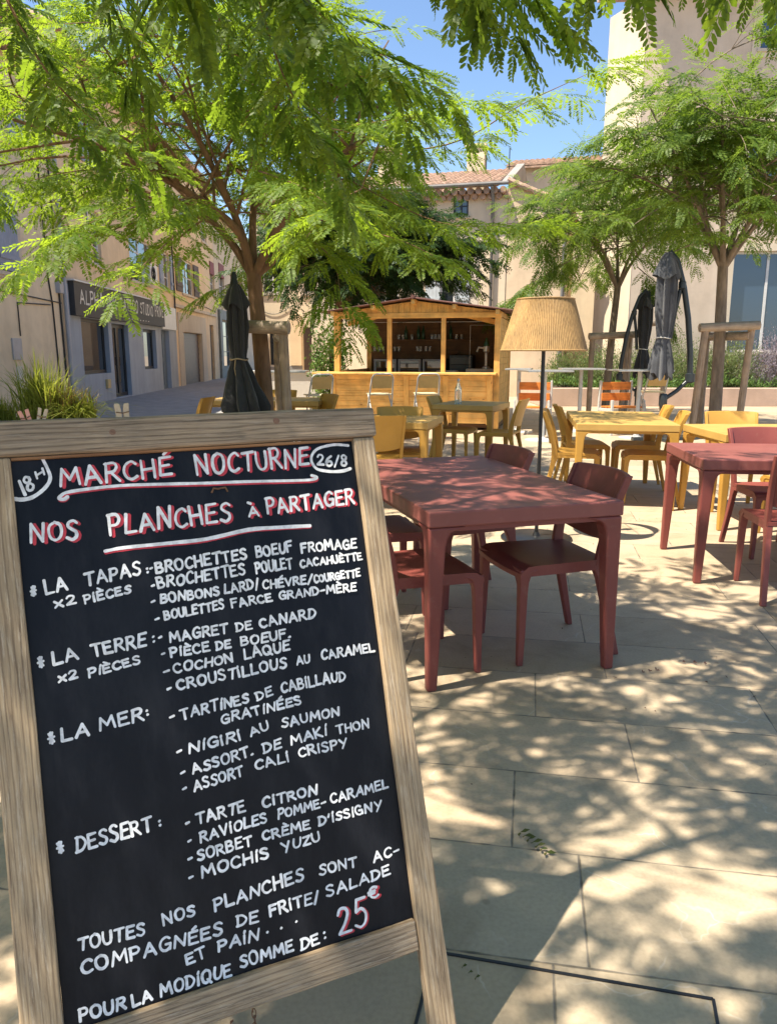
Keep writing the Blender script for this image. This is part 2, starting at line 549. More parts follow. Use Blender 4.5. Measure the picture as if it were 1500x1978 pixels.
M['tile'] = plain('clay_tile', (0.36, 0.235, 0.165), 0.85, 0.4, 6, 0.4, 60)
M['hut_roof'] = plain('bitumen_roof_sheet', (0.12, 0.05, 0.04), 0.7, 0.2, 10, 0.3, 100)
M['shutter_blue'] = plain('blue_grey_shutter', (0.24, 0.28, 0.37), 0.6, 0.1, 6)
M['shutter_grey'] = plain('grey_shutter', (0.42, 0.45, 0.46), 0.6, 0.1, 6)
M['shutter_brown'] = plain('brown_shutter', (0.10, 0.07, 0.055), 0.7, 0.15, 6)
M['roller'] = plain('brown_roller_shutter', (0.10, 0.066, 0.055), 0.45, 0.2, 6)
M['door_blue'] = plain('blue_grey_door', (0.10, 0.135, 0.175), 0.5, 0.1, 6)
M['sign_dark'] = plain('dark_sign', (0.035, 0.034, 0.035), 0.6, 0.15, 8)
M['sign_text'] = plain('sign_letters', (0.62, 0.60, 0.55), 0.6, 0.1, 50)
M['frame_dark'] = plain('dark_window_frame', (0.018, 0.018, 0.02), 0.4)
M['frame_white'] = plain('white_window_frame', (0.62, 0.60, 0.57), 0.5)
M['frame_green'] = plain('grey_green_shopfront', (0.15, 0.165, 0.155), 0.6, 0.2, 5)
M['glass'] = glass_mat('window_glass')
M['glass_sky'] = glass_mat('window_glass_with_sky', (0.035, 0.06, 0.10), 0.02)  # blue base colour stands in for reflected sky
M['pvc'] = plain('grey_pvc', (0.36, 0.36, 0.38), 0.5, 0.08, 6)
M['cable'] = plain('black_cable', (0.02, 0.02, 0.02), 0.6)
M['zinc'] = plain('zinc', (0.16, 0.15, 0.14), 0.7, 0.2, 6)
M['red_blind'] = plain('dark_red_blind', (0.22, 0.045, 0.04), 0.7, 0.15, 6)
M['white_paint'] = plain('white_paint', (0.66, 0.65, 0.62), 0.5, 0.06, 8)
M['brass'] = plain('brass_box', (0.50, 0.36, 0.16), 0.45, 0.1, 8)
M['peg'] = wood('peg_wood', (0.72, 0.56, 0.38), (0.55, 0.40, 0.25), 2, 90, knots=False)
M['peg_red'] = plain('peg_faded_red', (0.62, 0.28, 0.20), 0.6, 0.15, 60)
M['seat_cream'] = plain('cream_seat', (0.66, 0.55, 0.34), 0.5, 0.08, 10)
M['seat_brown'] = plain('tan_backrest', (0.58, 0.38, 0.14), 0.5, 0.1, 10)
M['bottle'] = clear_glass('bottle_glass', (0.78, 0.86, 0.86))
M['glassware'] = clear_glass('drinking_glass', (0.97, 0.98, 0.97))
M['bottle_green'] = plain('dark_green_glass', (0.02, 0.07, 0.035), 0.1)
M['rust'] = plain('rusty_steel', (0.14, 0.07, 0.035), 0.7, 0.3, 60)
M['black_gloss'] = plain('black_appliance', (0.008, 0.008, 0.009), 0.25)
M['crate'] = plain('pale_crate', (0.40, 0.33, 0.22), 0.7)
M['leaf_fallen'] = leaf_mat('fallen_leaf', (0.05, 0.07, 0.015), (0.11, 0.11, 0.03), (0.1, 0.12, 0.02), 0.2)
M['leaf_dry'] = plain('dry_leaf', (0.10, 0.045, 0.03), 0.8, 0.3, 40)

# ------------------------------------------------------------------ mesh helpers
class MB:
    def __init__(self):
        self.v = []
        self.f = []
    def add(self, verts, faces):
        n = len(self.v)
        self.v.extend([tuple(p) for p in verts])
        self.f.extend([tuple(i + n for i in q) for q in faces])
        return self
    def box(self, c, s, rot=None):
        hx, hy, hz = s[0] / 2, s[1] / 2, s[2] / 2
        vs = [Vector((x, y, z)) for x in (-hx, hx) for y in (-hy, hy) for z in (-hz, hz)]
        if rot is not None:
            mr = rot if isinstance(rot, Matrix) else Matrix.Rotation(rot, 3, 'Z')
            vs = [mr @ p for p in vs]
        cc = Vector(c)
        return self.add([p + cc for p in vs], [(0, 1, 3, 2), (4, 6, 7, 5), (0, 4, 5, 1), (2, 3, 7, 6), (0, 2, 6, 4), (1, 5, 7, 3)])
    def box2(self, x0, x1, y0, y1, z0, z1):
        return self.box(((x0 + x1) / 2, (y0 + y1) / 2, (z0 + z1) / 2), (abs(x1 - x0), abs(y1 - y0), abs(z1 - z0)))
    def beam(self, a, b, w, h, up=(0, 0, 1)):
        a, b = Vector(a), Vector(b)
        d = (b - a).normalized()
        u = Vector(up)
        s = d.cross(u)
        if s.length < 1e-4:
            s = d.cross(Vector((1, 0, 0)))
        s.normalize()
        t = s.cross(d)
        vs = []
        for p in (a, b):
            for i, j in ((-1, -1), (1, -1), (1, 1), (-1, 1)):
                vs.append(p + s * (w / 2 * i) + t * (h / 2 * j))
        return self.add(vs, [(3, 2, 1, 0), (4, 5, 6, 7), (0, 1, 5, 4), (1, 2, 6, 5), (2, 3, 7, 6), (3, 0, 4, 7)])
    def tube(self, pts, r, n=8, cap=True, closed=False):
        pts = [Vector(p) for p in pts]
        m = len(pts)
        rs = [r] * m if isinstance(r, (int, float)) else list(r)
        ring = []
        prev = None
        for i, p in enumerate(pts):
            if closed:
                d = pts[(i + 1) % m] - pts[(i - 1) % m]
            else:
                d = pts[min(i + 1, m - 1)] - pts[max(i - 1, 0)]
            d.normalize()
            if prev is None:
                a = Vector((0, 0, 1)) if abs(d.z) < 0.9 else Vector((1, 0, 0))
                s = d.cross(a).normalized()
            else:
                s = (prev - d * prev.dot(d)).normalized()
            prev = s
            t = d.cross(s)
            ring.append([p + (s * math.cos(2 * math.pi * k / n) + t * math.sin(2 * math.pi * k / n)) * rs[i] for k in range(n)])
        fs = []
        mm = m if closed else m - 1
        for i in range(mm):
            j = (i + 1) % m
            for k in range(n):
                fs.append((i * n + k, i * n + (k + 1) % n, j * n + (k + 1) % n, j * n + k))
        if cap and not closed:
            fs.append(tuple(reversed(range(n))))
            fs.append(tuple((m - 1) * n + k for k in range(n)))
        return self.add([q for rg in ring for q in rg], fs)
    def lathe(self, prof, n=32, c=(0, 0, 0), cap=True, mod=None):
        """prof: list of (radius, z); mod(angle, i) scales the radius"""
        vs = []
        for i, (r, z) in enumerate(prof):
            for k in range(n):
                a = 2 * math.pi * k / n
                q = r * (mod(a, i) if mod else 1.0)
                vs.append((c[0] + q * math.cos(a), c[1] + q * math.sin(a), c[2] + z))
        fs = []
        for i in range(len(prof) - 1):
            for k in range(n):
                fs.append((i * n + k, i * n + (k + 1) % n, (i + 1) * n + (k + 1) % n, (i + 1) * n + k))
        if cap:
            fs.append(tuple(reversed(range(n))))
            fs.append(tuple((len(prof) - 1) * n + k for k in range(n)))
        return self.add(vs, fs)
    def prism(self, poly, y0, y1):
        """poly of (x, z) extruded along y"""
        n = len(poly)
        vs = [(x, y0, z) for x, z in poly] + [(x, y1, z) for x, z in poly]
        fs = [tuple(range(n)), tuple(reversed(range(n, 2 * n)))]
        for i in range(n):
            j = (i + 1) % n
            fs.append((i, i + n, j + n, j))
        return self.add(vs, fs)
    def build(self, name, mat, parent=None, smooth=None, bevel=0.0, seg=2):
        me = bpy.data.meshes.new(name)
        me.from_pydata(self.v, [], self.f)
        me.validate()
        if bevel > 0:
            b3 = bmesh.new()
            b3.from_mesh(me)
            bmesh.ops.recalc_face_normals(b3, faces=b3.faces)
            b3.to_mesh(me)
            b3.free()
        me.materials.append(mat)
        if smooth is not None:
            me.polygons.foreach_set('use_smooth', [True] * len(me.polygons))
            me.set_sharp_from_angle(angle=smooth)
        o = bpy.data.objects.new(name, me)
        COL.objects.link(o)
        if parent is not None:
            o.parent = parent
        if bevel > 0:
            bv = o.modifiers.new('bevel', 'BEVEL')
            bv.width = bevel
            bv.segments = seg
            bv.limit_method = 'ANGLE'
            bv.angle_limit = R(40)
        return o

def fast_mesh(name, verts, faces_flat, k, mat, parent=None):
    """verts (n,3) array, faces all with k corners (flat index array)"""
    me = bpy.data.meshes.new(name)
    nf = len(faces_flat) // k
    me.vertices.add(len(verts))
    me.vertices.foreach_set('co', np.asarray(verts, np.float32).ravel())
    me.loops.add(nf * k)
    me.loops.foreach_set('vertex_index', np.asarray(faces_flat, np.int32))
    me.polygons.add(nf)
    me.polygons.foreach_set('loop_start', np.arange(0, nf * k, k, dtype=np.int32))
    me.update(calc_edges=True)
    me.materials.append(mat)
    o = bpy.data.objects.new(name, me)
    COL.objects.link(o)
    if parent is not None:
        o.parent = parent
    return o

def thing(name, label, cat, loc=(0, 0, 0), rz=0.0, group=None, kind=None):
    o = bpy.data.objects.new(name, None)
    o.empty_display_size = 0.1
    COL.objects.link(o)
    o.location = loc
    o.rotation_euler = (0, 0, rz)
    return tag(o, label, cat, group, kind)

def tag(o, label, cat, group=None, kind=None):
    o['label'] = label
    o['category'] = cat
    if group:
        o['group'] = group
    if kind:
        o['kind'] = kind
    return o

def struct(o):
    o['kind'] = 'structure'
    return o

def dup(root, loc, rz, label, group=None):
    r = root.copy()
    COL.objects.link(r)
    r.location = loc
    r.rotation_euler = (0, 0, rz)
    r['label'] = label
    if group:
        r['group'] = group
    for ch in list(root.children):
        c = ch.copy()
        COL.objects.link(c)
        c.parent = r
        for g in list(ch.children):
            d = g.copy()
            COL.objects.link(d)
            d.parent = c
    return r

# ------------------------------------------------------------------ ground
g = MB()
g.add([(-160, -60, 0), (160, -60, 0), (160, 260, 0), (-160, 260, 0)], [(0, 1, 2, 3)])
struct(g.build('plaza_paving', M['paving']))
g = MB()
g.add([(-8.6, -40, 0.004), (-4.9, -40, 0.004), (-3.6, 12, 0.004), (-3.4, 24, 0.004), (-4.4, 60, 0.004), (-12, 60, 0.004)], [(0, 1, 2, 3, 4, 5)])
struct(g.build('street', M['asphalt']))
# steel frame of the paved hatch at our feet
hf = MB()
hp = [(0.105, 1.525), (0.690, 1.392), (0.60, 1.05), (0.02, 1.19)]
for i in range(4):
    a, b_ = hp[i], hp[(i + 1) % 4]
    hf.beam((a[0], a[1], 0.0015), (b_[0], b_[1], 0.0015), 0.0065, 0.004)
tag(hf.build('hatch_frame', M['frame_dark']), 'thin dark steel frame of a paved floor hatch beside the sign', 'hatch frame')

# ------------------------------------------------------------------ buildings
def facade(mb, x0, x1, z0, z1, holes, depth=0.16, y=0.0):
    """a front wall with real openings and reveals; outward is -y"""
    xs = sorted(set([x0, x1] + [v for h in holes for v in h[:2] if x0 < v < x1]))
    zs = sorted(set([z0, z1] + [v for h in holes for v in h[2:] if z0 < v < z1]))
    for i in range(len(xs) - 1):
        for j in range(len(zs) - 1):
            cx, cz = (xs[i] + xs[i + 1]) / 2, (zs[j] + zs[j + 1]) / 2
            if any(h[0] < cx < h[1] and h[2] < cz < h[3] for h in holes):
                continue
            mb.add([(xs[i], y, zs[j]), (xs[i + 1], y, zs[j]), (xs[i + 1], y, zs[j + 1]), (xs[i], y, zs[j + 1])], [(0, 1, 2, 3)])
    for a, b_, c, d in holes:
        c = max(c, z0)
        q = [(a, c), (b_, c), (b_, d), (a, d)]
        for k in range(4):
            p0, p1 = q[k], q[(k + 1) % 4]
            mb.add([(p0[0], y, p0[1]), (p1[0], y, p1[1]), (p1[0], y + depth, p1[1]), (p0[0], y + depth, p0[1])], [(3, 2, 1, 0)])

def shell(mb, x0, x1, z1, D, y=0.0):
    """sides, back and top of a house"""
    mb.add([(x0, y, 0), (x1, y, 0), (x1, y + D, 0), (x0, y + D, 0), (x0, y, z1), (x1, y, z1), (x1, y + D, z1), (x0, y + D, z1)],
           [(3, 0, 4, 7), (1, 2, 6, 5), (2, 3, 7, 6), (4, 5, 6, 7)])

def window(par, a, b_, c, d, nx=2, nz=2, depth=0.13, fm='frame_white', gm='glass', fw=0.06, sill=True):
    f = MB()
    y0, y1 = depth - 0.05, depth
    f.box2(a, a + fw, y0, y1, c, d)
    f.box2(b_ - fw, b_, y0, y1, c, d)
    f.box2(a + fw, b_ - fw, y0, y1, c, c + fw)
    f.box2(a + fw, b_ - fw, y0, y1, d - fw, d)
    for i in range(1, nx):
        x = a + (b_ - a) * i / nx
        f.box2(x - fw / 2, x + fw / 2, y0 + 0.004, y1 - 0.004, c + fw, d - fw)
    for i in range(1, nz):
        z = c + (d - c) * i / nz
        f.box2(a + fw, b_ - fw, y0 + 0.012, y1 - 0.012, z - 0.018, z + 0.018)
    fo = f.build('window', M[fm], par)
    gl = MB()
    gl.box2(a + 0.01, b_ - 0.01, depth - 0.022, depth - 0.014, c + 0.01, d - 0.01)
    gl.build('pane', M[gm], fo)
    if sill:
        s = MB()
        s.box2(a - 0.08, b_ + 0.08, -0.06, depth - 0.051, c - 0.08, c - 0.002)
        s.build('sill', M['stone_trim'], fo)
    return fo

def shutter(par, a, b_, c, d, mat, y=-0.045, th=0.04):
    s = MB()
    n = max(3, int(round((b_ - a) / 0.11)))
    w = (b_ - a) / n
    for i in range(n):
        s.box2(a + i * w + 0.003, a + (i + 1) * w - 0.003, y, y + th, c, d)
    for z in (c + 0.18 * (d - c), c + 0.82 * (d - c)):
        s.box2(a + 0.01, b_ - 0.01, y - 0.022, y - 0.001, z - 0.045, z + 0.045)
    return s.build('shutter', M[mat], par)

def surround(par, a, b_, c, d, w=0.16, th=0.03, mat='stone_trim', floor=False):
    s = MB()
    s.box2(a - w, a, -th, 0.0, c - (0 if floor else w), d + w)
    s.box2(b_, b_ + w, -th, 0.0, c - (0 if floor else w), d + w)
    s.box2(a, b_, -th, 0.0, d, d + w)
    if not floor:
        s.box2(a, b_, -th, 0.0, c - w, c)
    return s.build('surround', M[mat], par)

def tiled_roof(par, x0, x1, z_e, z_r, y_e, y_r, name='roof', n_per=4.6, mat='tile'):
    """canal tiles: round rows running from eave to ridge"""
    r = MB()
    n = max(4, int((x1 - x0) * n_per))
    w = (x1 - x0) / n
    L = math.hypot(y_r - y_e, z_r - z_e)
    ns = max(3, int(L / 0.42))
    for i in range(n):
        for j in range(ns):
            t0, t1 = j / ns, (j + 1.12) / ns
            pts = []
            for t, lift in ((t0, 0.03), (min(t1, 1.02), 0.0)):
                for k in range(7):
                    a = math.pi * k / 6
                    rr = w * 0.5 * (1.0 if t == t0 else 0.9)
                    pts.append((x0 + (i + 0.5) * w + math.cos(a) * rr, y_e + (y_r - y_e) * t, z_e + (z_r - z_e) * t + math.sin(a) * w * 0.42 + lift))
            r.add(pts, [(k, k + 1, k + 8, k + 7) for k in range(6)] + [(0, 1, 2, 3, 4, 5, 6)])
    r.add([(x0, y_e, z_e), (x1, y_e, z_e), (x1, y_r, z_r), (x0, y_r, z_r), (x0, y_e, z_e - 0.07), (x1, y_e, z_e - 0.07), (x1, y_r, z_r - 0.07), (x0, y_r, z_r - 0.07)],
          [(0, 1, 2, 3), (7, 6, 5, 4), (0, 4, 5, 1), (1, 5, 6, 2), (2, 6, 7, 3), (3, 7, 4, 0)])
    return r.build(name, M[mat], par, smooth=R(40))

ROWL = (-7.65, 14.0, 0.0)
RZL = R(90 + 2.385)
# --- house with blue shutters (nearest, left edge)
h = thing('town_house', 'beige house with blue-grey shutters at the left edge', 'house', ROWL, RZL)
w = MB()
holes = [(0.9, 2.9, 2.95, 4.5), (0.9, 2.9, 5.5, 6.55)]
facade(w, -12, 5.3, 0, 7.3, holes)
shell(w, -12, 5.3, 7.3, 8)
w.build('wall', M['render_beige'], h)
for a, b_, c, d in holes:
    window(h, a, b_, c, d)
    surround(h, a, b_, c, d, 0.14)
shutter(h, 0.95, 1.9, 2.97, 4.48, 'shutter_blue')
shutter(h, 1.93, 2.88, 2.97, 4.48, 'shutter_blue')
shutter(h, 2.92, 3.78, 5.52, 6.52, 'shutter_blue')
shutter(h, 0.02, 0.88, 5.52, 6.52, 'shutter_blue')
tiled_roof(h, -12.2, 5.36, 7.3, 9.0, -0.35, 4.0)
c = MB()
c.tube([(-6, -0.02, 2.58), (2, -0.02, 2.55), (5.1, -0.02, 2.50)], 0.014, 6)
c.tube([(4.4, -0.02, 2.42), (2.62, -0.02, 2.36), (2.62, -0.02, 1.68)], 0.014, 6)
c.tube([(4.35, -0.02, 7.0), (4.42, -0.02, 3.0), (4.55, -0.02, 2.42), (4.62, -0.02, 0.5)], 0.018, 6)
c.tube([(4.95, -0.025, 6.8), (5.0, -0.025, 2.9), (5.05, -0.025, 0.4)], 0.022, 6)
c.build('wall_cables', M['cable'], h)
p = MB()
p.tube([(5.22, -0.09, 7.2), (5.2, -0.09, 0.25)], 0.055, 10)
p.box2(4.86, 5.10, -0.11, 0, 2.72, 2.98)
p.build('downpipe', M['pvc'], h, smooth=R(40))
b_ = MB()
b_.box2(2.18, 2.62, -0.035, 0, 1.19, 1.63)
b_.build('meter_box', M['pvc'], h, bevel=0.006)
b_ = MB()
b_.box2(2.30, 2.58, -0.015, 0, 0.62, 1.06)
b_.build('wall_panel', M['render_white'], h)

# --- tattoo studio
h = thing('shop_building', 'grey painted tattoo studio with a dark lettered fascia on the left', 'shop', ROWL, RZL)
w = MB()
up = [(11.3, 13.9, 3.6, 5.0), (7.2, 8.5, 3.7, 5.1), (15.5, 16.6, 3.65, 5.0), (8.0, 9.3, 6.2, 7.5), (12.0, 13.3, 6.2, 7.5)]
facade(w, 5.32, 16.95, 3.02, 8.6, up)
shell(w, 5.32, 16.95, 8.6, 8)
w.build('wall', M['render_ochre'], h)
lo = [(6.26, 8.46, 0.77, 2.22), (8.78, 10.42, 0.03, 2.16), (12.11, 13.75, 0.78, 2.10), (14.5, 15.75, 0.0, 2.14)]
w = MB()
facade(w, 5.32, 16.95, 0, 3.0, lo, 0.2, -0.05)
w.add([(5.32, -0.05, 3.0), (16.95, -0.05, 3.0), (16.95, 0.0, 3.0), (5.32, 0.0, 3.0)], [(0, 1, 2, 3)])
w.build('shopfront', M['render_grey'], h)
window(h, *lo[0], nx=1, nz=1, fm='frame_dark', fw=0.09, sill=False)
window(h, *lo[2], nx=1, nz=1, fm='frame_dark', fw=0.09, sill=False)
dr = window(h, *lo[1], nx=2, nz=1, fm='frame_dark', fw=0.11, sill=False)
dr.name = 'door'
hd = MB()
hd.tube([(9.66, 0.04, 0.95), (9.66, 0.04, 1.2)], 0.014, 6)
hd.build('handle', M['black_metal'], dr)
d = MB()
d.box2(14.5, 15.75, 0.10, 0.15, 0.0, 2.14)
d.box2(14.62, 15.05, 0.085, 0.099, 0.15, 1.0)
d.box2(15.2, 15.63, 0.085, 0.099, 0.15, 1.0)
d.box2(14.62, 15.05, 0.085, 0.099, 1.15, 2.0)
d.box2(15.2, 15.63, 0.085, 0.099, 1.15, 2.0)
d.build('side_door', M['door_blue'], h)
for q in up:
    window(h, *q, nx=2, nz=3, gm='glass')
shutter(h, 16.62, 16.93, 3.67, 4.98, 'shutter_blue')
shutter(h, 14.95, 15.48, 3.67, 4.98, 'shutter_blue')
shutter(h, 7.3, 7.98, 6.22, 7.48, 'shutter_blue')
shutter(h, 9.32, 9.98, 6.22, 7.48, 'shutter_blue')
s = MB()
s.box2(5.55, 14.62, -0.19, -0.05, 2.24, 3.06)
fas = s.build('fascia', M['sign_dark'], h)
s = MB()
s.box2(14.66, 16.9, -0.09, -0.05, 2.18, 3.0)
s.build('blank_panel', M['white_paint'], h)
s = MB()
s.box2(5.5, 14.7, -0.22, -0.05, 3.065, 3.10)
s.build('fascia_cap', M['white_paint'], h)
s = MB()
s.box2(7.88, 8.16, -0.12, -0.05, 0.35, 0.60)
s.build('letter_box', M['brass'], h, bevel=0.006)
ac = MB()
ac.box2(12.55, 13.5, -0.30, -0.01, 3.60, 4.22)
ao = ac.build('air_conditioner', M['white_paint'], h, bevel=0.01)
fan = MB()
fan.tube([(12.9 + 0.22 * math.cos(t), -0.315, 3.91 + 0.22 * math.sin(t)) for t in np.linspace(0, 2 * math.pi, 20)], 0.02, 6)
for k in range(6):
    t = k * math.pi / 3
    fan.beam((12.9, -0.312, 3.91), (12.9 + 0.2 * math.cos(t), -0.312, 3.91 + 0.2 * math.sin(t)), 0.05, 0.006)
fan.build('fan_grille', M['black_metal'], ao)
tiled_roof(h, 5.25, 17.0, 8.6, 10.2, -0.4, 4.0)
SHOP = h

# --- house with the roller shutter
h = thing('town_house', 'ochre house with a brown roller shutter and brown window shutters', 'house', ROWL, RZL)
w = MB()
holes = [(18.3, 22.2, 0.0, 2.15), (18.7, 21.0, 3.72, 5.1), (24.4, 25.4, 0.0, 2.65), (25.0, 26.2, 4.15, 5.7), (18.9, 20.6, 6.4, 7.7), (23.3, 24.6, 6.4, 7.7)]
facade(w, 16.98, 26.3, 0, 8.9, holes, 0.22)
shell(w, 16.98, 26.3, 8.9, 8)
w.build('wall', M['render_ochre'], h)
s = MB()
for i in range(18):
    z = 2.15 * i / 18
    s.box2(18.3, 22.2, 0.135 + (0.012 if i % 2 else 0.0), 0.17, z + 0.006, z + 2.15 / 18 - 0.006)
s.box2(18.3, 22.2, 0.16, 0.19, 0, 2.15)
s.build('roller_shutter', M['roller'], h)
s = MB()
s.box2(17.5, 18.28, -0.05, 0, 0, 2.9)
s.box2(22.22, 23.2, -0.05, 0, 0, 2.9)
s.box2(18.28, 22.22, -0.05, 0, 2.17, 2.9)
s.build('stone_surround', M['stone_trim'], h)
s = MB()
s.box2(17.0, 26.2, -0.09, 0, 3.08, 3.2)
s.build('string_course', M['stone_trim'], h)
d = MB()
d.box2(24.4, 25.4, 0.12, 0.18, 0, 2.65)
d.build('door', M['shutter_brown'], h)
window(h, *holes[1], nx=2, nz=2)
window(h, *holes[3], nx=2, nz=3)
window(h, *holes[4], nx=2, nz=3)
window(h, *holes[5], nx=2, nz=3)
shutter(h, 17.55, 18.68, 3.74, 5.08, 'shutter_brown')
shutter(h, 21.02, 22.1, 3.74, 5.08, 'shutter_brown')
s = MB()
s.box2(25.05, 26.15, -0.03, 0.06, 5.1, 5.68)
s.build('blind', M['red_blind'], h)
c = MB()
c.tube([(17.0, -0.03, 3.5), (20.0, -0.03, 3.36), (23.5, -0.03, 3.42), (26.2, -0.03, 3.32)], 0.014, 6)
c.tube([(16.99, -0.05, 8.0), (17.02, -0.05, 4.0), (17.02, -0.05, 2.2)], 0.03, 6)
c.build('wall_cables', M['cable'], h)
tiled_roof(h, 16.9, 26.35, 8.9, 10.4, -0.4, 4.0)

# --- grey green shopfront beyond
h = thing('shop_building', 'far shop with a weathered grey-green front behind the black umbrella', 'shop', ROWL, RZL)
w = MB()
holes = [(27.4, 31.2, 0.0, 3.0), (27.6, 29.2, 4.2, 5.9), (31.5, 33.0, 4.2, 5.9), (34.5, 36.0, 4.2, 5.9), (33.0, 34.3, 0, 2.5)]
facade(w, 26.33, 44, 0, 8.2, holes, 0.25)
shell(w, 26.33, 44, 8.2, 8)
w.build('wall', M['render_sand'], h)
s = MB()
s.box2(26.8, 27.38, -0.12, 0, 0, 3.5)
s.box2(31.22, 31.8, -0.12, 0, 0, 3.5)
s.box2(27.38, 31.22, -0.12, 0, 3.02, 3.5)
s.build('shopfront', M['frame_green'], h)
window(h, 27.4, 31.2, 0.55, 3.0, nx=3, nz=3, fm='frame_green', sill=False)
s = MB()
s.box2(27.4, 31.2, 0.05, 0.12, 0, 0.54)
s.build('stall_riser', M['frame_green'], h)
for q in holes[1:4]:
    window(h, *q, nx=2, nz=3)
    s = MB()
    s.box2(q[0] + 0.02, q[1] - 0.02, -0.03, 0.06, q[3] - 0.7, q[3] - 0.02)
    s.build('blind', M['red_blind'], h)
d = MB()
d.box2(33.0, 34.3, 0.12, 0.18, 0, 2.5)
d.build('door', M['shutter_brown'], h)
tiled_roof(h, 26.3, 44.2, 8.2, 9.7, -0.4, 4.0)

# --- house closing the street, behind the first tree
h = thing('town_house', 'beige house closing the street behind the tree with the wooden stakes', 'house', (-6.3, 31.2, 0), R(-3))
w = MB()
holes = [(1.62, 2.12, 0.85, 2.42), (2.95, 3.5, 0.0, 2.3), (3.75, 4.6, 1.0, 2.3), (1.4, 2.2, 3.6, 5.1), (3.0, 3.9, 3.6, 5.1), (5.4, 6.3, 3.6, 5.1), (6.4, 7.3, 0.9, 2.3)]
facade(w, 1.0, 9.0, 0, 7.0, holes, 0.2)
shell(w, 1.0, 9.0, 7.0, 7)
w.build('wall', M['render_beige'], h)
s = MB()
s.box2(1.0, 2.9, -0.05, 0, 0, 0.82)
s.box2(3.55, 9.0, -0.05, 0, 0, 0.82)
s.build('plinth', M['plinth_gable_shade'], h)
s = MB()
s.box2(2.45, 2.88, -0.08, 0, 0.83, 2.75)
s.build('pilaster', M['render_ochre'], h)
window(h, *holes[0], nx=1, nz=2, fm='frame_dark')
d = MB()
d.box2(2.95, 3.5, 0.1, 0.16, 0, 2.3)
d.build('door', M['shutter_brown'], h)
shutter(h, 3.77, 4.58, 1.02, 2.28, 'shutter_grey', y=0.03)
for q in holes[3:7]:
    window(h, *q, nx=2, nz=3)
    surround(h, *q, 0.12)
c = MB()
c.tube([(1.1 + 1.4 * t, -0.03, 3.1 - 0.3 * math.sin(math.pi * t)) for t in np.linspace(0, 1, 12)], 0.012, 5)
c.build('wall_cables', M['cable'], h)
tiled_roof(h, 0.85, 9.2, 7.0, 8.4, -0.35, 3.5)

# --- low white wall
lw = MB()
lw.box2(-3.9, -1.15, 19.4, 19.65, 0, 0.84)
lw.box2(-3.95, -1.10, 19.36, 19.69, 0.841, 0.90)
tag(lw.build('low_wall', M['render_white'], bevel=0.01), 'low white wall left of the kiosk behind the first tree', 'wall')

# --- centre house with tiled roof
h = thing('town_house', 'sand coloured house with a tiled roof and chimney above the kiosk', 'house', (3.5, 24.0, 0), R(-15))
w = MB()
holes = [(-2.0, -1.12, 2.62, 4.45), (-1.62, -1.16, 5.35, 5.9), (-4.2, -3.3, 2.62, 4.4)]
facade(w, -6.2, 0.0, 0, 6.05, holes, 0.18)
w.add([(-6.2, 0, 0), (-6.2, 9, 0), (-6.2, 9, 6.05), (-6.2, 4.6, 7.5), (-6.2, 0, 6.05)], [(0, 4, 3, 2, 1)])
w.build('wall', M['render_sand'], h)
gw = MB()
gw.add([(0, 0, 0), (0, 9, 0), (0, 9, 6.3), (0, 4.6, 7.72), (0, 0, 6.2), (-0.25, 0, 6.2), (-0.25, 4.6, 7.72), (-0.25, 9, 6.3)],
       [(0, 1, 2, 3, 4), (4, 3, 6, 5), (3, 2, 7, 6)])
gw.build('gable_wall', M['plinth_gable_shade'], h)  # gable faces away from the sun; its shade is put into the grey
gen = MB()
n = 26
for i in range(n):
    x = -6.2 + (i + 0.5) * 6.2 / n
    gen.tube([(x, -0.26, 5.98), (x, 0.02, 5.98)], 0.10, 8)
    gen.tube([(x + 0.11, -0.14, 5.84), (x + 0.11, 0.02, 5.84)], 0.09, 8)
gen.build('eave_tiles', M['tile'], h, smooth=R(40))
gt = MB()
gt.tube([(-6.25, -0.38, 6.13), (0.05, -0.38, 6.13)], 0.055, 8)
gt.tube([(-0.42, -0.38, 6.08), (-0.42, -0.1, 5.75), (-0.42, -0.09, 0.2)], 0.05, 8)
gt.build('gutter', M['zinc'], h, smooth=R(40))
tiled_roof(h, -6.3, -0.26, 6.12, 7.5, -0.33, 4.6)
window(h, *holes[0], nx=2, nz=2, fm='frame_white')
shutter(h, -2.44, -1.98, 2.6, 4.47, 'shutter_grey', y=-0.05)
shutter(h, -1.50, -1.08, 2.6, 4.47, 'shutter_grey', y=-0.05)
surround(h, *holes[0], 0.3, 0.015)
window(h, *holes[1], nx=2, nz=2, fm='frame_dark')
window(h, *holes[2], nx=2, nz=2, fm='frame_white')
for (x, y, w_, z0, z1) in ((-1.75, 4.9, 0.62, 7.0, 8.45), (-4.7, 3.9, 0.7, 7.0, 8.3)):
    ch = MB()
    ch.box2(x - w_ / 2, x + w_ / 2, y, y + w_, z0, z1)
    ch.box2(x - w_ / 2 - 0.06, x + w_ / 2 + 0.06, y - 0.06, y + w_ + 0.06, z1 + 0.001, z1 + 0.09)
    ch.build('chimney', M['render_beige'], h)
an = MB()
for x, l in ((-0.9, 0.55), (-0.1, 0.7)):
    an.tube([(x - 0.4, 4.4, 7.4), (x - 0.4, 4.4, 7.5 + l)], 0.018, 5)
an.build('antenna', M['black_metal'], h)

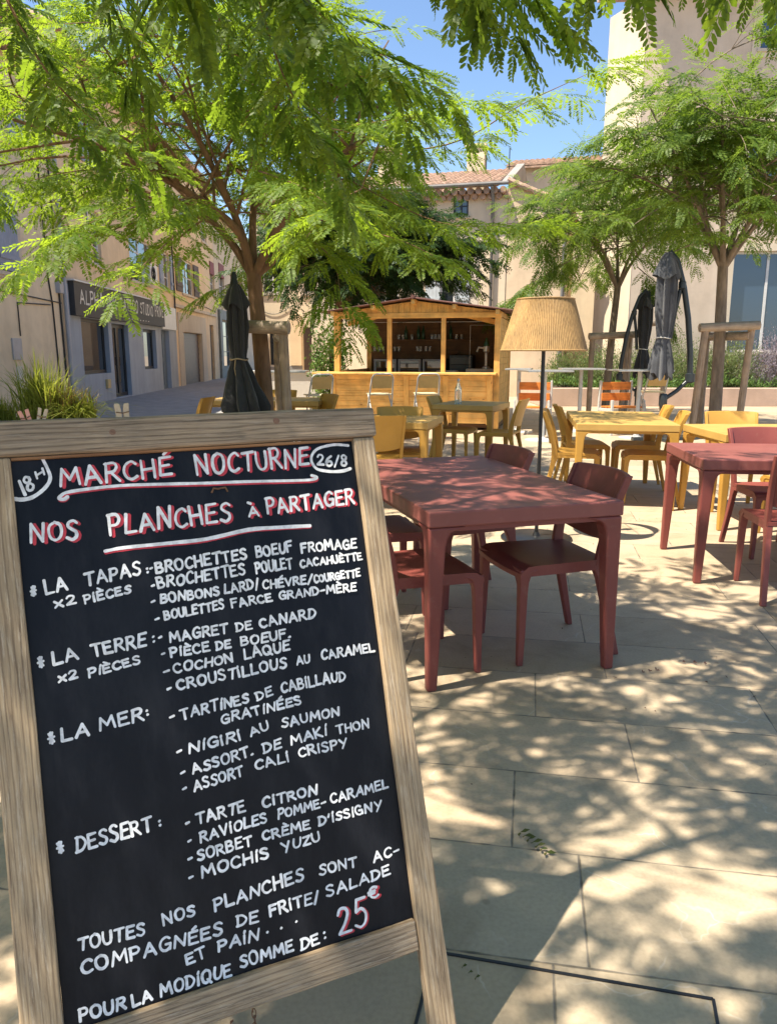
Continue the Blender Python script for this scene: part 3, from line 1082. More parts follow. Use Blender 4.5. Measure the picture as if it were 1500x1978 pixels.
h = thing('house_extension', 'peach coloured wing with a sloping tiled coping right of the sand house', 'house', (3.5, 24.0, 0), R(-15))
w = MB()
w.add([(0.01, 0.02, 0), (1.75, 0.02, 0), (1.75, 0.02, 5.42), (0.01, 0.02, 6.22), (0.01, 5, 0), (1.75, 5, 0), (1.75, 5, 5.42), (0.01, 5, 6.22)],
      [(0, 1, 2, 3), (1, 5, 6, 2), (3, 2, 6, 7), (5, 4, 7, 6)])
w.build('wall', M['render_peach'], h)
r = MB()
for i in range(9):
    t0, t1 = i / 9, (i + 1.1) / 9
    r.tube([(0.0 + 1.95 * t0, -0.08, 6.27 - 0.85 * t0), (0.0 + 1.95 * t1, -0.08, 6.25 - 0.85 * t1)], 0.085, 8)
    r.tube([(0.0 + 1.95 * t0, 0.15, 6.29 - 0.85 * t0), (0.0 + 1.95 * t1, 0.15, 6.27 - 0.85 * t1)], 0.085, 8)
r.add([(-0.02, -0.12, 6.28), (1.95, -0.12, 5.40), (1.95, 5, 5.40), (-0.02, 5, 6.28)], [(0, 1, 2, 3)])
r.build('roof', M['tile'], h, smooth=R(40))
gt = MB()
gt.tube([(1.80, -0.02, 5.36), (1.68, -0.06, 5.1), (1.66, -0.07, 0.2)], 0.05, 8)
gt.build('downpipe', M['zinc'], h, smooth=R(40))

h = thing('town_house', 'distant cream house rising between the tiled house and the tall building', 'house', (6.0, 32.0, 0), R(-15))
w = MB()
facade(w, -1.2, 5, 0, 8.4, [(2.4, 3.2, 5.2, 6.6)], 0.15)
shell(w, -1.2, 5, 8.4, 5)
w.build('wall', M['render_cream'], h)
window(h, 2.4, 3.2, 5.2, 6.6)
tiled_roof(h, -1.4, 5.2, 8.4, 9.2, -0.3, 2.6)

# --- tall building on the right
h = thing('tall_building', 'tall pale pink building with large windows on the right', 'building', (6.95, 23.0, 0), R(-3))
w = MB()
holes = [(2.85, 4.9, 1.35, 4.15), (3.0, 4.4, 5.6, 7.0), (3.05, 4.45, 9.35, 10.35), (7.2, 9.2, 1.35, 4.15), (7.3, 8.7, 5.6, 7.0)]
facade(w, 0.0, 13.0, 0, 10.75, holes, 0.22)
w.add([(0, 0, 0), (13, 0, 0), (13, 9, 0), (1.6, 9, 0), (0, 0, 10.75), (13, 0, 10.75), (13, 9, 10.75), (1.6, 9, 10.75)],
      [(1, 2, 6, 5), (2, 3, 7, 6), (4, 5, 6, 7)])
w.build('wall', M['render_pink'], h)
w = MB()
w.add([(-0.72, 1.5, 0), (-0.004, -0.01, 0), (-0.004, -0.01, 10.75), (-0.66, 1.5, 10.75), (1.6, 9, 0), (1.6, 9, 10.75)], [(0, 1, 2, 3), (4, 0, 3, 5)])
w.build('corner_wall', M['render_cream'], h)  # cream on this face puts the sunlight it catches into the colour
for q in holes:
    window(h, *q, nx=1 if q[3] - q[2] < 2 else 2, nz=1, depth=0.2, fm='frame_white', gm='glass_sky', fw=0.07)
    surround(h, *q, 0.22, 0.025, 'render_cream')
r = MB()
r.box2(-0.35, 13.6, -0.52, 2.0, 10.76, 10.88)
r.build('eave', M['tile'], h)
tiled_roof(h, -0.4, 13.7, 10.89, 12.6, -0.6, 5.0)

# --- planter bed along the right
pl = thing('planter_bed', 'long low pink rendered planter wall across the right side', 'planter', (0, 0, 0))
w = MB()
for i in range(9):
    x0 = 3.85 + i * 1.5
    w.box2(x0 + 0.006, x0 + 1.494, 19.65, 19.95, 0, 0.455)
w.box2(3.85, 4.15, 19.951, 23.4, 0, 0.455)
w.box2(3.85, 17.4, 19.66, 19.94, 0, 0.44)
w.build('wall', M['planter_stone'], pl, bevel=0.012)
w = MB()
w.box2(4.15, 17.4, 19.95, 23.4, 0.0, 0.40)
w.build('soil', M['soil'], pl)

# ------------------------------------------------------------------ hand lettering
GL = {
 'A': (.66, ['L0,0 .32,1 .66,0', 'L.13,.34 .55,.36']),
 'B': (.54, ['L0,0 .02,1', 'C.0,.98 .34,.98 .46,.78 .32,.58 .02,.53', 'C.02,.53 .40,.50 .54,.27 .38,.04 0,0']),
 'C': (.56, ['C.54,.84 .36,1 .10,.84 0,.48 .10,.13 .32,0 .56,.13']),
 'D': (.60, ['L.03,0 .04,1', 'C-.04,.98 .34,.94 .60,.52 .38,.09 -.03,.0']),
 'E': (.50, ['L.50,1 .02,.97 0,.02 .52,.03', 'L.02,.52 .42,.55']),
 'F': (.50, ['L.52,1 .02,.97 0,0', 'L.02,.54 .42,.57']),
 'G': (.60, ['C.55,.86 .36,1 .10,.83 0,.46 .12,.10 .36,0 .57,.16', 'L.34,.46 .60,.46 .58,.05']),
 'H': (.56, ['L0,0 .02,1', 'L.55,0 .56,1', 'L.01,.48 .56,.52']),
 'I': (.06, ['L.03,0 .03,1']),
 'i': (.10, ['L.04,0 .05,.72', 'L.06,.93 .10,1.08']),
 'K': (.54, ['L0,0 .02,1', 'L.52,.98 .03,.46 .54,0']),
 'L': (.48, ['L.02,1 0,.02 .50,.04']),
 'M': (.80, ['L0,0 .10,1 .40,.32 .70,1 .80,0']),
 'N': (.62, ['L0,0 .04,1 .56,.02 .62,1']),
 'O': (.62, ['C.30,1 .06,.82 0,.48 .10,.12 .32,0 .54,.16 .62,.52 .54,.86 .30,1']),
 'P': (.50, ['L0,0 .03,1', 'C-.02,.98 .36,1 .50,.76 .36,.50 .03,.46']),
 'Q': (.66, ['C.30,1 .06,.82 0,.48 .10,.12 .32,0 .54,.16 .62,.52 .54,.86 .30,1', 'L.40,.24 .68,-.10']),
 'R': (.56, ['L0,0 .03,1', 'C-.02,.98 .36,1 .48,.78 .34,.54 .03,.50', 'L.22,.50 .58,0']),
 'S': (.50, ['C.48,.88 .32,1 .10,.92 .06,.72 .24,.55 .44,.40 .46,.16 .26,0 0,.12']),
 'T': (.58, ['L-.02,.95 .60,1', 'L.30,.97 .29,0']),
 'U': (.56, ['C.02,1 0,.45 .10,.08 .30,0 .48,.14 .55,.50 .56,1']),
 'V': (.60, ['L0,1 .30,0 .60,1']),
 'X': (.50, ['L0,.02 .50,.80', 'L.02,.78 .48,0']),
 'Y': (.58, ['L0,1 .30,.46', 'L.60,1 .20,-.12']),
 'Z': (.54, ['L.02,.97 .54,1 0,.02 .56,.03']),
 '1': (.10, ['L.04,1 .06,0']),
 '2': (.52, ['C.02,.78 .14,.98 .38,.96 .46,.74 .30,.40 .0,.03', 'L0,.03 .54,.05']),
 '5': (.50, ['L.50,1 .10,.98 .06,.58', 'C.06,.56 .30,.64 .50,.44 .46,.14 .24,0 0,.10']),
 '6': (.50, ['C.40,1 .12,.70 0,.34 .10,.05 .30,0 .48,.20 .40,.44 .20,.46 .04,.28']),
 '8': (.50, ['C.44,.86 .26,1 .08,.84 .14,.62 .36,.44 .46,.22 .30,.02 .08,.06 .04,.26 .20,.48 .42,.66 .44,.86']),
 '/': (.34, ['L0,-.1 .34,1.05']),
 '-': (.40, ['L0,.42 .40,.48']),
 '.': (.10, ['L0,.04 .10,.08']),
 ':': (.10, ['L0,.12 .10,.16', 'L.02,.66 .12,.70']),
 "'": (.12, ['L.10,1.1 .02,.78']),
 '*': (.60, ['L.05,.5 .60,.54', 'L.16,.1 .50,.95', 'L.14,.92 .52,.12', 'L.33,.0 .33,1.0']),
 '€': (.56, ['C.56,.88 .36,1 .14,.82 .08,.48 .16,.14 .38,0 .58,.12', 'L0,.60 .42,.62', 'L0,.40 .38,.42']),
}
ACC = {'É': ('E', 'L.22,1.16 .42,1.36'), 'È': ('E', 'L.12,1.36 .34,1.16'), 'Ê': ('E', 'L.08,1.14 .26,1.32 .44,1.14'), 'À': ('A', 'L.04,1.55 .22,1.42')}

def smooth_curve(p, n=5):
    p = [np.array(q, float) for q in p]
    out = []
    q = [2 * p[0] - p[1]] + p + [2 * p[-1] - p[-2]]
    for i in range(1, len(q) - 2):
        for k in range(n):
            t = k / n
            a, b_, c, d = q[i - 1], q[i], q[i + 1], q[i + 2]
            out.append(0.5 * ((2 * b_) + (c - a) * t + (2 * a - 5 * b_ + 4 * c - d) * t * t + (3 * b_ - a - 3 * c + d) * t ** 3))
    out.append(p[-1])
    return out

def strokes_of(ch):
    extra = []
    if ch in ACC:
        ch, e = ACC[ch]
        extra = [e]
    w, st = GL[ch]
    res = []
    for s in st + extra:
        pts = [tuple(float(v) for v in q.split(',')) for q in s[1:].split()]
        res.append(smooth_curve(pts) if s[0] == 'C' else [np.array(q) for q in pts])
    return w, res

def ribbon(mb, pts, w, z, lr):
    """flat brush stroke with round ends and slightly uneven width"""
    pts = [np.array(p, float) for p in pts]
    # split at sharp corners so that mitres stay short
    segs, cur = [], [pts[0]]
    for i in range(1, len(pts)):
        cur.append(pts[i])
        if i < len(pts) - 1:
            a, b_ = pts[i] - pts[i - 1], pts[i + 1] - pts[i]
            la, lb = np.linalg.norm(a), np.linalg.norm(b_)
            if la > 0 and lb > 0 and a @ b_ / (la * lb) < 0.55:
                segs.append(cur)
                cur = [pts[i]]
    segs.append(cur)
    zph = lr.uniform(0, 6.28)
    for sg in segs:
        m = len(sg)
        L_, R_ = [], []
        for i, p in enumerate(sg):
            d = sg[min(i + 1, m - 1)] - sg[max(i - 1, 0)]
            d = d / (np.linalg.norm(d) + 1e-9)
            nrm = np.array([-d[1], d[0]])
            ww = w * (0.5 + 0.07 * math.sin(3.1 * i / m + zph)) * (1 + 0.05 * lr.standard_normal())
            L_.append(p + nrm * ww)
            R_.append(p - nrm * ww)
        d0 = (sg[0] - sg[1]) / (np.linalg.norm(sg[0] - sg[1]) + 1e-9)
        d1 = (sg[-1] - sg[-2]) / (np.linalg.norm(sg[-1] - sg[-2]) + 1e-9)
        cap = []
        for dd, a, b_, p in ((d1, L_[-1], R_[-1], sg[-1]), (d0, R_[0], L_[0], sg[0])):
            cap.append([p + (a - p) * math.cos(t) + dd * w * 0.5 * math.sin(t) for t in (0.6, 1.1, 1.57, 2.04, 2.54)])
        vs = [(x, y, z) for x, y in L_] + [(x, y, z) for x, y in cap[0]]
        nl = len(vs)
        vs += [(x, y, z) for x, y in reversed(R_)] + [(x, y, z) for x, y in cap[1]]
        # triangulated strip: quads plus two caps
        n0 = len(mb.v)
        mb.v.extend(vs)
        for i in range(m - 1):
            mb.f.append((n0 + nl + m - 1 - i, n0 + nl + m - 2 - i, n0 + i + 1, n0 + i))
        mb.f.append(tuple([n0 + nl] + [n0 + m + 4 - k for k in range(5)] + [n0 + m - 1]))
        mb.f.append(tuple([n0] + [n0 + len(vs) - 1 - k for k in range(5)] + [n0 + nl + m - 1]))
        z += 0.000012
    return z

def write_word(mb, text, p0, p1, cap, w, z, lr, up=1.0, wob=0.03):
    """letters along the line p0-p1 in the (x, y) plane; y is up"""
    p0, p1 = np.array(p0, float), np.array(p1, float)
    gap = 0.24
    gl = [strokes_of(c) for c in text]
    tot = sum(q[0] for q in gl) + gap * (len(gl) - 1)
    e = p1 - p0
    ln = np.linalg.norm(e)
    e = e / ln
    up_v = np.array([-e[1], e[0]])
    up_v = up_v * 0.6 + np.array([0, 1.0]) * 0.4
    up_v /= np.linalg.norm(up_v)
    s = (ln - w) / tot if tot > 0.15 else cap * 0.6
    x = 0.0
    for (gw, st) in gl:
        dy = wob * lr.standard_normal() * cap
        sc = 1 + 0.05 * lr.standard_normal()
        sl = 0.05 * lr.standard_normal()
        for sg in st:
            pts = [p0 + e * (w * .5 + (x + q[0] + sl * q[1]) * s) + up_v * (q[1] * cap * sc + dy) for q in sg]
            z = ribbon(mb, pts, w, z, lr) + 0.00001
        x += gw + gap
    return z

WORDS = '''MARCHÉ|0.0704|0.0546|0.2635|0.0460|0.0334|1
NOCTURNE|0.3051|0.0510|0.5265|0.0466|0.0348|1
18|0.0119|0.0642|0.0347|0.0517|0.0284|0
H|0.0352|0.0374|0.0505|0.0295|0.0134|0
26/8|0.5404|0.0465|0.6058|0.0552|0.0228|0
NOS|0.0151|0.1460|0.0933|0.1482|0.0311|1
PLANCHES|0.1427|0.1461|0.3611|0.1405|0.0339|1
À|0.3930|0.1367|0.4159|0.1369|0.0167|1
PARTAGER|0.4294|0.1342|0.6112|0.1302|0.0274|1
*|0.0072|0.2363|0.0192|0.2353|0.0191|0
LA|0.0312|0.2352|0.0689|0.2314|0.0246|0
TAPAS|0.0947|0.2303|0.1909|0.2216|0.0253|0
:|0.1988|0.2216|0.2051|0.2206|0.0138|0
-|0.2045|0.2186|0.2117|0.2177|0.0129|0
BROCHETTES|0.2139|0.2226|0.3826|0.2161|0.0227|0
BOEUF|0.3985|0.2150|0.4729|0.2116|0.0226|0
FROMAGE|0.4869|0.2162|0.6035|0.2191|0.0203|0
-|0.2039|0.2500|0.2120|0.2493|0.0166|0
BROCHETTES|0.2146|0.2496|0.3764|0.2437|0.0226|0
POULET|0.3939|0.2458|0.4679|0.2430|0.0225|0
CACAHUÈTTE|0.4812|0.2446|0.6123|0.2439|0.0162|0
-|0.2008|0.2792|0.2099|0.2777|0.0165|0
BONBONS|0.2162|0.2767|0.3243|0.2764|0.0187|0
LARD/|0.3311|0.2754|0.3995|0.2729|0.0192|0
CHÉVRE/|0.4032|0.2753|0.5020|0.2773|0.0177|0
COURGETTE|0.5051|0.2777|0.6035|0.2759|0.0162|0
-|0.2038|0.3099|0.2137|0.3087|0.0165|0
BOULETTES|0.2201|0.3078|0.3299|0.3020|0.0187|0
FARCE|0.3413|0.3027|0.4212|0.3003|0.0173|0
GRAND-MÈRE|0.4323|0.2998|0.5909|0.3031|0.0179|0
X2|0.0434|0.2606|0.0796|0.2577|0.0167|0
PiÈCES|0.0910|0.2602|0.1703|0.2511|0.0162|0
*|0.0083|0.3569|0.0212|0.3548|0.0189|0
LA|0.0322|0.3567|0.0748|0.3525|0.0243|0
TERRE|0.0948|0.3514|0.1866|0.3475|0.0250|0
:|0.1965|0.3455|0.2028|0.3446|0.0182|0
-|0.2074|0.3435|0.2156|0.3421|0.0146|0
MAGRET|0.2248|0.3481|0.3314|0.3470|0.0204|0
DE|0.3448|0.3471|0.3769|0.3463|0.0171|0
CANARD|0.3896|0.3472|0.5019|0.3433|0.0205|0
X2|0.0375|0.3862|0.0702|0.3833|0.0156|0
PiÈCES|0.0856|0.3860|0.1740|0.3763|0.0160|0
-|0.2088|0.3721|0.2169|0.3717|0.0146|0
PiÈCE|0.2237|0.3746|0.2952|0.3743|0.0184|0
DE|0.3045|0.3749|0.3340|0.3740|0.0169|0
BOEUF.|0.3502|0.3747|0.4474|0.3736|0.0192|0
-|0.2081|0.4040|0.2208|0.4025|0.0145|0
COCHON|0.2260|0.4034|0.3356|0.4017|0.0185|0
LAQUE|0.3540|0.4001|0.4435|0.3965|0.0201|0
-|0.2119|0.4356|0.2219|0.4338|0.0145|0
CROUSTiLLOUS|0.2282|0.4331|0.4335|0.4279|0.0215|0
AU|0.4509|0.4270|0.4798|0.4260|0.0175|0
CARAMEL|0.5006|0.4255|0.6136|0.4271|0.0199|0
*|0.0126|0.4852|0.0263|0.4830|0.0203|0
LA|0.0334|0.4836|0.0796|0.4828|0.0240|0
MER|0.0940|0.4796|0.1691|0.4743|0.0237|0
:|0.1731|0.4697|0.1802|0.4684|0.0143|0
-|0.2110|0.4853|0.2219|0.4838|0.0144|0
TARTiNES|0.2298|0.4854|0.3553|0.4790|0.0203|0
DE|0.3679|0.4785|0.4009|0.4732|0.0180|0
CABiLLAUD|0.4150|0.4720|0.5464|0.4712|0.0214|0
GRATiNÉES|0.2988|0.5073|0.4538|0.5004|0.0188|0
-|0.2160|0.5468|0.2269|0.5446|0.0143|0
NiGiRi|0.2366|0.5467|0.3333|0.5431|0.0192|0
AU|0.3488|0.5416|0.3867|0.5333|0.0168|0
SAUMON|0.4080|0.5367|0.5251|0.5346|0.0192|0
-|0.2191|0.5834|0.2292|0.5812|0.0143|0
ASSORT.|0.2388|0.5842|0.3516|0.5740|0.0201|0
DE|0.3688|0.5758|0.4056|0.5723|0.0187|0
MAKi|0.4217|0.5709|0.4957|0.5670|0.0201|0
THON|0.5131|0.5696|0.5825|0.5708|0.0186|0
-|0.2196|0.6122|0.2287|0.6107|0.0142|0
ASSORT|0.2381|0.6147|0.3298|0.6055|0.0199|0
CALi|0.3503|0.6017|0.4171|0.5995|0.0187|0
CRiSPY|0.4335|0.5964|0.5328|0.5962|0.0192|0
*|0.0104|0.6647|0.0239|0.6633|0.0199|0
DESSERT|0.0386|0.6680|0.1643|0.6625|0.0264|0
:|0.1741|0.6597|0.1802|0.6586|0.0157|0
-|0.2185|0.6708|0.2276|0.6695|0.0142|0
TARTE|0.2364|0.6708|0.3260|0.6692|0.0216|0
CiTRON|0.3554|0.6707|0.4626|0.6697|0.0196|0
-|0.2187|0.7019|0.2268|0.7004|0.0141|0
RAViOLES|0.2391|0.7027|0.3629|0.6966|0.0199|0
POMME-|0.3812|0.6974|0.4766|0.6960|0.0187|0
CARAMEL|0.4841|0.6940|0.6051|0.6911|0.0194|0
-|0.2154|0.7319|0.2252|0.7310|0.0140|0
SORBET|0.2313|0.7327|0.3311|0.7300|0.0197|0
CRÈME|0.3485|0.7280|0.4407|0.7291|0.0185|0
D'iSSiGNY|0.4560|0.7281|0.5856|0.7280|0.0182|0
-|0.2136|0.7641|0.2235|0.7632|0.0140|0
MOCHiS|0.2351|0.7629|0.3590|0.7602|0.0215|0
YUZU|0.3826|0.7572|0.4576|0.7551|0.0186|0
TOUTES|0.0271|0.8234|0.1349|0.8296|0.0233|0
NOS|0.1629|0.8225|0.2196|0.8219|0.0215|0
PLANCHES|0.2506|0.8248|0.4177|0.8148|0.0243|0
SONT|0.4456|0.8159|0.5225|0.8197|0.0197|0
AC-|0.5541|0.8214|0.6111|0.8189|0.0193|0
COMPAGNÉES|0.0282|0.8616|0.2620|0.8679|0.0237|0
DE|0.2856|0.8616|0.3264|0.8639|0.0213|0
FRiTE/|0.3457|0.8614|0.4417|0.8616|0.0219|0
SALADE|0.4542|0.8586|0.5866|0.8515|0.0208|0
ET|0.1945|0.8985|0.2309|0.8960|0.0207|0
PAiN|0.2492|0.8930|0.3236|0.8945|0.0211|0
.|0.3367|0.8885|0.3414|0.8882|0.0143|0
.|0.3624|0.8890|0.3673|0.8887|0.0144|0
.|0.3910|0.8857|0.3959|0.8853|0.0146|0
POUR|0.0190|0.9343|0.0932|0.9373|0.0228|0
LA|0.1013|0.9384|0.1358|0.9348|0.0216|0
MODiQUE|0.1465|0.9367|0.2694|0.9379|0.0231|0
SOMME|0.2837|0.9328|0.3832|0.9317|0.0231|0
DE|0.3945|0.9352|0.4323|0.9339|0.0200|0
:|0.4407|0.9309|0.4467|0.9309|0.0202|0
25|0.4692|0.9303|0.5283|0.9310|0.0504|1
€|0.5355|0.8864|0.5581|0.8852|0.0190|1
~0|0.0485,0.0035;0.0546,0.0208;0.0576,0.0355;0.0533,0.0472;0.0413,0.0595;0.0254,0.0689;0.0103,0.0711;-0.0012,0.0690
~1|0.0818,0.0725;0.0759,0.0761;0.0683,0.0745;0.0721,0.0692;0.0893,0.0634;0.1648,0.0596;0.2479,0.0629;0.3223,0.0669;0.3999,0.0700;0.5086,0.0758;0.5342,0.0750;0.5375,0.0712;0.5280,0.0677
~0|0.6118,0.0125;0.5920,0.0096;0.5744,0.0097;0.5477,0.0151;0.5341,0.0268;0.5315,0.0404;0.5397,0.0548;0.5562,0.0604;0.5761,0.0634;0.5967,0.0630;0.6104,0.0597
~1|0.1340,0.1735;0.1653,0.1709;0.2364,0.1712;0.3106,0.1708;0.3891,0.1616;0.4478,0.1631;0.5117,0.1662'''

# ------------------------------------------------------------------ chalkboard sign
BO = Vector((-0.6396395, 1.296897, 1.17365393))
BA = Vector((0.91384209, 0.40596556, 0.00919711)).normalized()
BB = Vector((0.12976734, -0.27049934, -0.95393424)).normalized()
BN = BA.cross(BB).normalized()
VB = 1.2303
BX = 0.31
org = BO + BA * BX + BB * VB
MS = Matrix(((BA.x, -BB.x, -BN.x, org.x), (BA.y, -BB.y, -BN.y, org.y), (BA.z, -BB.z, -BN.z, org.z), (0, 0, 0, 1)))
MSI = MS.inverted()

def bl(u, v, d=0.0):
    return (u - BX, VB - v, d)

sign = thing('chalkboard_sign', 'big weathered wooden A-frame chalkboard with a handwritten French menu', 'chalkboard')
sign.matrix_world = MS

def plank(name, quad, d0, d1, mat, axis='x', bev=0.003):
    """board piece from four (u, v) corners: tl, tr, br, bl"""
    mb = MB()
    n = 14
    fr, bk = [], []
    for dd, lst in ((d1, fr), (d0, bk)):
        for i in range(n + 1):
            t = i / n
            if axis == 'x':
                p = [(quad[0][k] * (1 - t) + quad[1][k] * t) for k in (0, 1)]
                q = [(quad[3][k] * (1 - t) + quad[2][k] * t) for k in (0, 1)]
            else:
                p = [(quad[0][k] * (1 - t) + quad[3][k] * t) for k in (0, 1)]
                q = [(quad[1][k] * (1 - t) + quad[2][k] * t) for k in (0, 1)]
            j = 0.0007 * math.sin(9 * t + quad[0][0] * 30) + 0.0005 * math.sin(23 * t)
            lst.append((bl(p[0] + (j if axis == 'y' else 0), p[1] + (j if axis == 'x' else 0), dd),
                        bl(q[0] + (j if axis == 'y' else 0), q[1] + (j if axis == 'x' else 0), dd)))
    vs, fs = [], []
    for i in range(n + 1):
        vs += [fr[i][0], fr[i][1], bk[i][1], bk[i][0]]
    for i in range(n):
        a, b_ = i * 4, i * 4 + 4
        for k in range(4):
            fs.append((a + k, a + (k + 1) % 4, b_ + (k + 1) % 4, b_ + k))
    fs.append((3, 2, 1, 0))
    fs.append((n * 4, n * 4 + 1, n * 4 + 2, n * 4 + 3))
    mb.add(vs, fs)
    o = mb.build(name, M[mat], sign, bevel=bev)
    me = o.data
    import bmesh
    b2 = bmesh.new()
    b2.from_mesh(me)
    bmesh.ops.recalc_face_normals(b2, faces=b2.faces)
    b2.to_mesh(me)
    b2.free()
    return o

top_rail = plank('rail', [(-0.064, -0.064), (0.672, -0.061), (0.672, -0.0015), (-0.064, -0.0015)], -0.016, 0.010, 'sign_wood_top', 'x', 0.006)
plank('leg', [(-0.060, 0.0), (-0.001, 0.0), (-0.003, 1.228), (-0.066, 1.228)], -0.018, 0.006, 'sign_wood_v', 'y')
plank('leg', [(0.621, 0.0), (0.6655, 0.0), (0.678, 1.228), (0.623, 1.228)], -0.018, 0.006, 'sign_wood_v', 'y')
plank('rail', [(-0.002, 0.944), (0.6205, 0.944), (0.6215, 1.002), (-0.002, 1.002)], -0.016, 0.004, 'sign_wood', 'x')
ed = MB()
ed.box2(-0.0005 - BX, 0.6205 - BX, VB - 0.004, VB + 0.0, -0.010, 0.0)
ed.build('edge_strip', M['sign_edge'], sign)
pn = MB()
pn.box2(-0.003 - BX, 0.6235 - BX, VB - 0.948, VB - 0.0, -0.016, -0.008)
panel = pn.build('panel', M['board'], sign)
kn = MB()
for u, v, r in ((0.1657, -0.0343, 0.0052), (0.4651, -0.0412, 0.0062)):
    kn.add([bl(u + r * math.cos(t) * 1.05, v + r * math.sin(t), 0.0106) for t in np.linspace(0, 2 * math.pi, 18)[:-1]], [tuple(reversed(range(17)))])
kn.build('knot', M['knot'], top_rail)
hk = MB()
hk.tube([bl(0.330, 0.086, -0.0075), bl(0.334, 0.078, -0.005), bl(0.342, 0.080, -0.004), bl(0.347, 0.079, -0.004), bl(0.356, 0.078, -0.005), bl(0.360, 0.086, -0.0075)], 0.0018, 6)
hk.build('rusty_hook', M['rust'], panel)
white, red = MB(), MB()
lr = np.random.default_rng(3)
zw, zr = -0.0074, -0.0079
for ln in WORDS.split('\n'):
    if ln.startswith('~'):
        pts = [tuple(float(v) for v in q.split(',')) for q in ln.split('|')[1].split(';')]
        pts = smooth_curve([(u - BX, VB - v) for u, v in pts], 4)
        if ln[1] == '1':
            zr = ribbon(red, [p + np.array([0.0007, -0.0028]) for p in pts], 0.0055, zr, lr)
        zw = ribbon(white, pts, 0.0062, zw, lr)
        continue
    t, u0, v0, u1, v1, cp, rd = ln.split('|')
    p0, p1 = (float(u0) - BX, VB - float(v0)), (float(u1) - BX, VB - float(v1))
    cp = float(cp)
    st = lr.bit_generator.state
    wd = 0.0027 + 0.076 * cp if rd == '0' else 0.0044 + 0.022 * cp
    if rd == '0':
        cp *= 0.84 if cp < 0.026 else 0.92
    if t in ('*', '.', ':', '-'):
        wd = 0.0042
    if t == '25':
        wd = 0.0052
    zw = write_word(white, t, p0, p1, cp, wd, zw, lr)
    if rd == '1':
        lr.bit_generator.state = st
        o_ = np.array([0.0044, -0.0020]) if t != '25' else np.array([0.0030, -0.0020])
        zr = write_word(red, t, np.array(p0) + o_, np.array(p1) + o_, cp, wd * 1.32, zr, lr)
    if zw > -0.0062:
        zw = -0.0074
    if zr > -0.0076:
        zr = -0.0079
wo = white.build('lettering', M['chalk'], panel)
wo['label'] = 'white handwritten lettering'
ro = red.build('lettering', M['chalk_red'], panel)
ro['label'] = 'red shading behind the headings and the price'
# rear support and chain
back = Vector((BN.x, BN.y, 0)).normalized()
for u in (0.02, 0.60):
    top = BO + BA * u + BB * 0.03 + BN * 0.03
    ft = top + back * 0.34
    ft.z = 0.0
    lg = MB()
    lg.beam(MSI @ top, MSI @ ft, 0.04, 0.022)
    lg.build('rear_leg', M['sign_wood_v'], sign, bevel=0.003)
ch = MB()
for k in range(9):
    cz = -0.012
    cy = VB - 1.006 - k * 0.0115
    cx = 0.2985 - BX + 0.002 * math.sin(k)
    pts = []
    for t in np.linspace(0, 2 * math.pi, 13)[:-1]:
        a, b_ = 0.0035 * math.cos(t), 0.0085 * math.sin(t)
        pts.append((cx + (a if k % 2 else 0), cy + b_, cz + (0 if k % 2 else a)))
    ch.tube(pts, 0.0011, 5, closed=True)
ch.build('chain', M['rust'], sign, smooth=R(60))

def peg(u, lean, label, mat, hgt=0.033, wd=0.011, split=0.35):
    root = thing('clothes_peg', label, 'clothes peg', group='pegs clipped on the chalkboard')
    root.matrix_world = MS @ Matrix.Translation(bl(u, -0.055, -0.003)) @ Matrix.Rotation(lean, 4, 'Z')
    for s in (-1, 1):
        mb = MB()
        mb.add([(s * 0.0012, -0.012, -0.006), (s * wd, -0.012, -0.006), (s * wd * 1.02, hgt * 0.55, -0.006), (s * wd * 1.15, hgt, -0.006), (s * wd * split, hgt * 0.98, -0.006), (s * 0.0016, hgt * 0.62, -0.006),
                (s * 0.0012, -0.012, 0.006), (s * wd, -0.012, 0.006), (s * wd * 1.02, hgt * 0.55, 0.006), (s * wd * 1.15, hgt, 0.006), (s * wd * split, hgt * 0.98, 0.006), (s * 0.0016, hgt * 0.62, 0.006)],
               [(0, 1, 2, 3, 4, 5) if s < 0 else (5, 4, 3, 2, 1, 0), (11, 10, 9, 8, 7, 6) if s < 0 else (6, 7, 8, 9, 10, 11)] +
               [((i, i + 6, (i + 1) % 6 + 6, (i + 1) % 6) if s < 0 else ((i + 1) % 6, (i + 1) % 6 + 6, i + 6, i)) for i in range(6)])
        mb.build('prong', M[mat], root, bevel=0.0012)
    sp = MB()
    sp.tube([(-wd * 1.05, hgt * 0.5, 0.0075), (0, hgt * 0.42, 0.009), (wd * 1.05, hgt * 0.5, 0.0075)], 0.0009, 5)
    sp.build('spring', M['rust'], root)
peg(0.187, 0.02, 'pale wooden clothes peg standing alone on the sign top', 'peg')
peg(0.050, -0.25, 'whitish wooden peg at the left end of the sign top', 'peg', 0.030, 0.007)
peg(0.032, 0.25, 'faded red peg beside a white one on the sign', 'peg_red', 0.028, 0.008)

